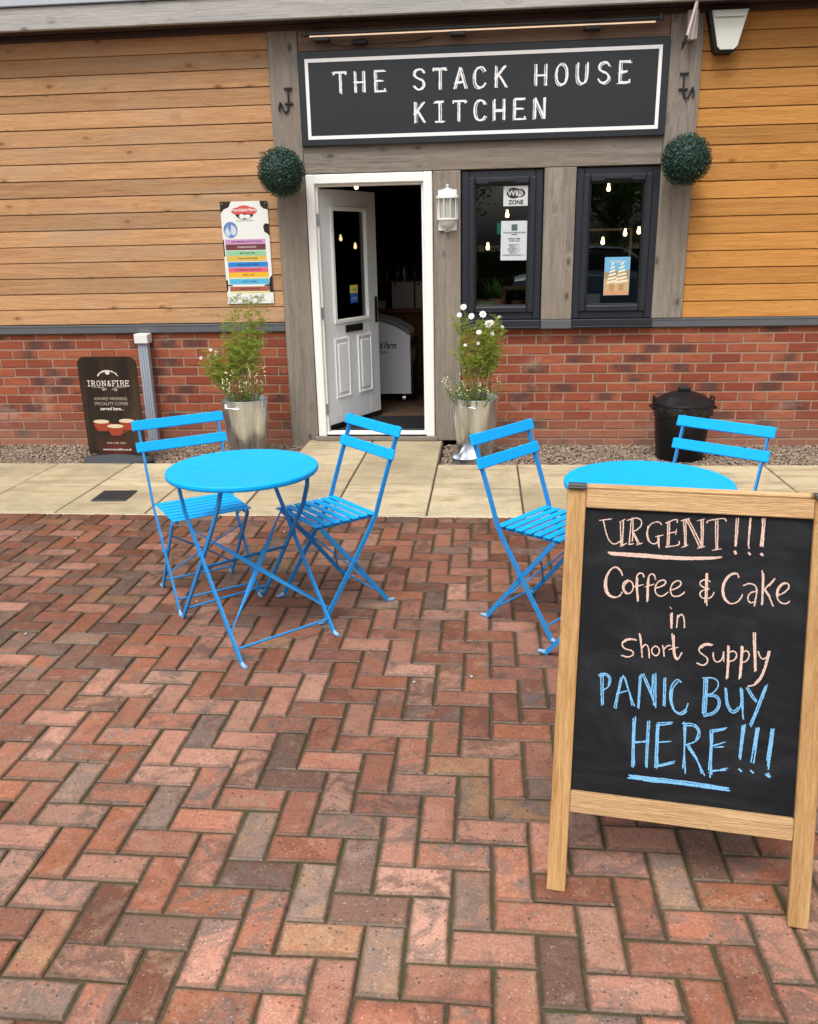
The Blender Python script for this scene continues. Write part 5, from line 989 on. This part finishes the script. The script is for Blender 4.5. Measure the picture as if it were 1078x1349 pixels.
def bushy(x, y, lab, seed, rad, hmax, nstem, ff):
    rg = np.random.default_rng(seed); root = thing('leafy_plant', (x,y,.375), lab, 'plant'); st = MB(); V, F_, rn = [], [], []; Vf, Ff, rf_ = [], [], []
    for i in range(nstem):
        a = rg.uniform(0,2*PI); r0 = rg.uniform(0,rad); h = hmax*rg.uniform(.4,1); tx, ty_ = r0*1.25*math.cos(a), r0*1.25*math.sin(a)*.9-.01
        pts = [Vector((tx*.6*(1-t)+tx*t, ty_*.6*(1-t)+ty_*t, h*t)) for t in (0,.33,.66,1)]; st.tube(pts, .002, 4)
        for k in range(int(h/.008)):
            t = rg.uniform(.05,1); p = np.array([tx*(.6+.4*t), ty_*(.6+.4*t), h*t]); d = rg.normal(size=3); d[2] = abs(d[2])*.5; d /= np.linalg.norm(d); s_ = np.cross(d,[0,0,1]); s_ /= np.linalg.norm(s_)+1e-6; L = rg.uniform(.014,.032); w = L*.27
            kk = len(V); V += [p, p+d*L*.5+s_*w, p+d*L+np.array([0,0,-.004]), p+d*L*.5-s_*w]; F_.append((kk,kk+1,kk+2,kk+3)); rn.append(rg.random())
        if rg.random() < ff:
            top = np.array([tx,ty_,h])
            for k in range(16):
                p = top+np.array([rg.normal()*.008, rg.normal()*.008, rg.uniform(-.02,.075)]); s_ = rg.uniform(.004,.009); q = rg.normal(size=3); q /= np.linalg.norm(q); u = np.cross(q,[0,0,1]); u /= np.linalg.norm(u)+1e-6; v = np.cross(q,u)
                kk = len(Vf); Vf += [p-u*s_, p+v*s_, p+u*s_, p-v*s_]; Ff.append((kk,kk+1,kk+2,kk+3)); rf_.append(rg.random())
    st.build('stem', M['stemg'], root); raw('leaves', np.array(V), np.array(F_), M['leafg'], root, rn)
    if Vf: raw('blossom', np.array(Vf), np.array(Ff), M['petaly'], root, rf_)
rs = random.Random(4)
stL = [(rs.uniform(-.05,.08), rs.uniform(-.06,.06), rs.uniform(-.12,.19), rs.uniform(-.12,.09), rs.uniform(.40,.84)) for _ in range(34)]
plant(-1.462,4.34,'tall wispy green plant in the left planter, reaching over the menu', 11, stL, [], None, 'feathery_plant')
stL2 = [(rs.uniform(-.09,-.02), rs.uniform(-.05,.05), rs.uniform(-.30,-.14), rs.uniform(-.08,.05), rs.uniform(.24,.42)) for _ in range(13)]
plant(-1.462,4.33,'sparse tan stems with small pink flowers leaning left from the left planter', 12, stL2, [(-.300,-.02,.37,.014,'p'),(-.245,.0,.385,.013,'p'),(-.215,-.03,.43,.015,'p'),(-.185,.0,.41,.014,'p'),(-.20,.02,.385,.012,'p')], None, 'pink_flowering_plant')
bushy(-1.47,4.30,'low leafy plant with cream flower spikes in the left planter', 13, .17, .24, 44, .5)
stR = [(rs.uniform(-.07,.08), rs.uniform(-.06,.06), rs.uniform(-.19,.20), rs.uniform(-.13,.08), rs.uniform(.34,.66)) for _ in range(36)]
FLR = [(-.088,-.10,.72,.024,'w'),(-.118,-.09,.665,.019,'w'),(-.032,-.10,.655,.024,'w'),(.050,-.10,.668,.026,'w'),(.088,-.12,.60,.028,'w'),(.108,-.10,.608,.022,'w'),(.022,-.12,.545,.021,'w'),(.165,-.08,.645,.013,'w'),(.190,-.06,.575,.013,'w'),(.118,-.1,.53,.016,'w'),(-.075,-.12,.455,.012,'w'),(.018,-.12,.465,.012,'w')]
plant(.300,4.36,'tall feathery white daisy plant in the right planter, in front of the window', 21, stR, FLR, None, 'daisy_plant')
bushy(.300,4.32,'low leafy plant with cream flower spikes round the rim of the right planter', 23, .20, .19, 64, .35)
# ================================================================== small litter on the paving
lv = MB(); 
for (x, y) in ((-1.9,2.35),(-1.02,1.55),(-.93,1.53),(-1.55,1.17),(.33,.90),(.12,.85),(-.75,2.5)):
    lv.box((x,y,.004), (.009,.007,.004), Matrix.Rotation(x*7,3,'Z'), .001)
tag(lv.build('scattered_chips', col((.62,.58,.50))), 'tiny pale stone chips lying on the paving', 'stone chips', None, 'stuff')

# ================================================================== BEHIND THE CAMERA (seen mirrored in the glass)
def car(x, y, rz):
    root = thing('parked_car', (x,y,-.10), 'pale blue hatchback parked behind the viewpoint, mirrored in the right window', 'car', rz)
    sec = [(-2.0,.35,.62,.74),(-1.92,.30,.86,.80),(-1.5,.26,.92,.86),(-.95,.26,.98,.87),(0,.26,.98,.88),(.8,.26,.96,.88),(1.5,.28,.84,.85),(1.9,.32,.70,.78),(2.02,.38,.60,.66)]
    def loft(secs, nm, mat, top=.93):
        b = MB(); n = 10
        for (u, z0, z1, w) in secs:
            for (a, q) in ((-1,0),(-1.0,.5),(-.97,.85),(-.8,1),(-.3,1.02),(.3,1.02),(.8,1),(.97,.85),(1.0,.5),(1,0)): b.v.append((u, a*w, z0+(z1-z0)*q))
        for i in range(len(secs)-1):
            for k in range(n-1): b.f.append((i*n+k,(i+1)*n+k,(i+1)*n+k+1,i*n+k+1)); b.mi.append(0)
        b.f += [tuple(range(n)), tuple(range((len(secs)-1)*n+n-1,(len(secs)-1)*n-1,-1))]; b.mi += [0,0]; return b.build(nm, mat, root, True)
    loft(sec, 'body', col((.16,.26,.36), .2)); loft([(-1.55,.90,1.0,.72),(-1.0,.93,1.38,.66),(-.2,.95,1.46,.66),(.45,.95,1.42,.65),(1.15,.90,.98,.70)], 'cabin_glass', col((.02,.03,.035), .08))
    loft([(-.95,1.375,1.41,.60),(-.2,1.45,1.48,.60),(.4,1.41,1.44,.59)], 'roof', col((.16,.26,.36), .2))
    for u in (-1.25,1.3):
        for s in (-1,1):
            b = MB(); b.tube([(u,s*.70,.31),(u,s*.90,.31)],.31,24); w = b.build('wheel', M['black'], root); b = MB(); b.tube([(u,s*.885,.31),(u,s*.91,.31)],.19,16); b.build('rim', M['steel2'], w)
    for s in (-1,1):
        b = MB(); b.box((1.93,s*.55,.62),(.12,.30,.12),None,.03); b.build('headlight', col((.6,.62,.6),.15), root)
car(3.0,-8.2,R(8))
def tree(x, y, h, seed, lab):
    rg = np.random.default_rng(seed); root = thing('broadleaf_tree', (x,y,-.12), lab, 'tree'); b = MB()
    b.tube([(0,0,0),(.05,0,h*.25),(-.05,.1,h*.5),(.1,0,h*.8)], .2, 10, rr=[.22,.17,.12,.05])
    for k in range(7):
        a = k*2.4; z = h*(.25+.07*k); b.tube([(0,0,z),(math.cos(a)*h*.16,math.sin(a)*h*.16,z+h*.1),(math.cos(a)*h*.25,math.sin(a)*h*.25,z+h*.2)], .05, 6, rr=[.08,.05,.02])
    b.build('trunk', col((.10,.075,.055), .9), root)
    cl = rg.normal(size=(46,3)); cl /= np.linalg.norm(cl,axis=1)[:,None]; cl = cl*rg.uniform(.35,1,(46,1))*[h*.30,h*.30,h*.38]+[0,0,h*.58]
    n = 9000; c_ = cl[rg.integers(0,46,n)]+rg.normal(size=(n,3))*h*.055; t = rg.normal(size=(n,3)); t /= np.linalg.norm(t,axis=1)[:,None]; s_ = np.cross(t, rg.normal(size=(n,3))); s_ /= np.linalg.norm(s_,axis=1)[:,None]
    L = rg.uniform(.05,.11,(n,1)); V = np.stack([c_-t*L, c_+s_*L*.5, c_+t*L, c_-s_*L*.5],1).reshape(-1,3); raw('crown', V, np.arange(4*n).reshape(-1,4), M['leafg'], root, rg.random(n))
for i, (x, y, h, lab) in enumerate(((-7.5,-17,6.5,'leafy tree behind the viewpoint, leftmost of four'),(-1.5,-19,7.5,'tall leafy tree behind the viewpoint, second from the left of four'),(4.5,-18,6.2,'leafy tree behind the viewpoint, beyond the parked car'),(10.5,-17,7.0,'leafy tree behind the viewpoint, rightmost of four'))): tree(x, y, h, 50+i, lab)
hd = thing('hedge', (1,-15,-.12), 'long clipped green hedge behind the viewpoint beyond the parked car', 'hedge')
b = MB(); b.bb(-13,13,-.4,.4,0,1.35); b.build('core', col((.02,.035,.012), .9), hd); rg = np.random.default_rng(9); n = 16000
c_ = np.stack([rg.uniform(-13.1,13.1,n), rg.uniform(-.1,.55,n), rg.uniform(0,1.5,n)],1); t = rg.normal(size=(n,3)); t /= np.linalg.norm(t,axis=1)[:,None]; s_ = np.cross(t, rg.normal(size=(n,3))); s_ /= np.linalg.norm(s_,axis=1)[:,None]; L = rg.uniform(.03,.07,(n,1))
raw('leaves', np.stack([c_-t*L, c_+s_*L*.5, c_+t*L, c_-s_*L*.5],1).reshape(-1,3), np.arange(4*n).reshape(-1,4), M['leafg'], hd, rg.random(n))
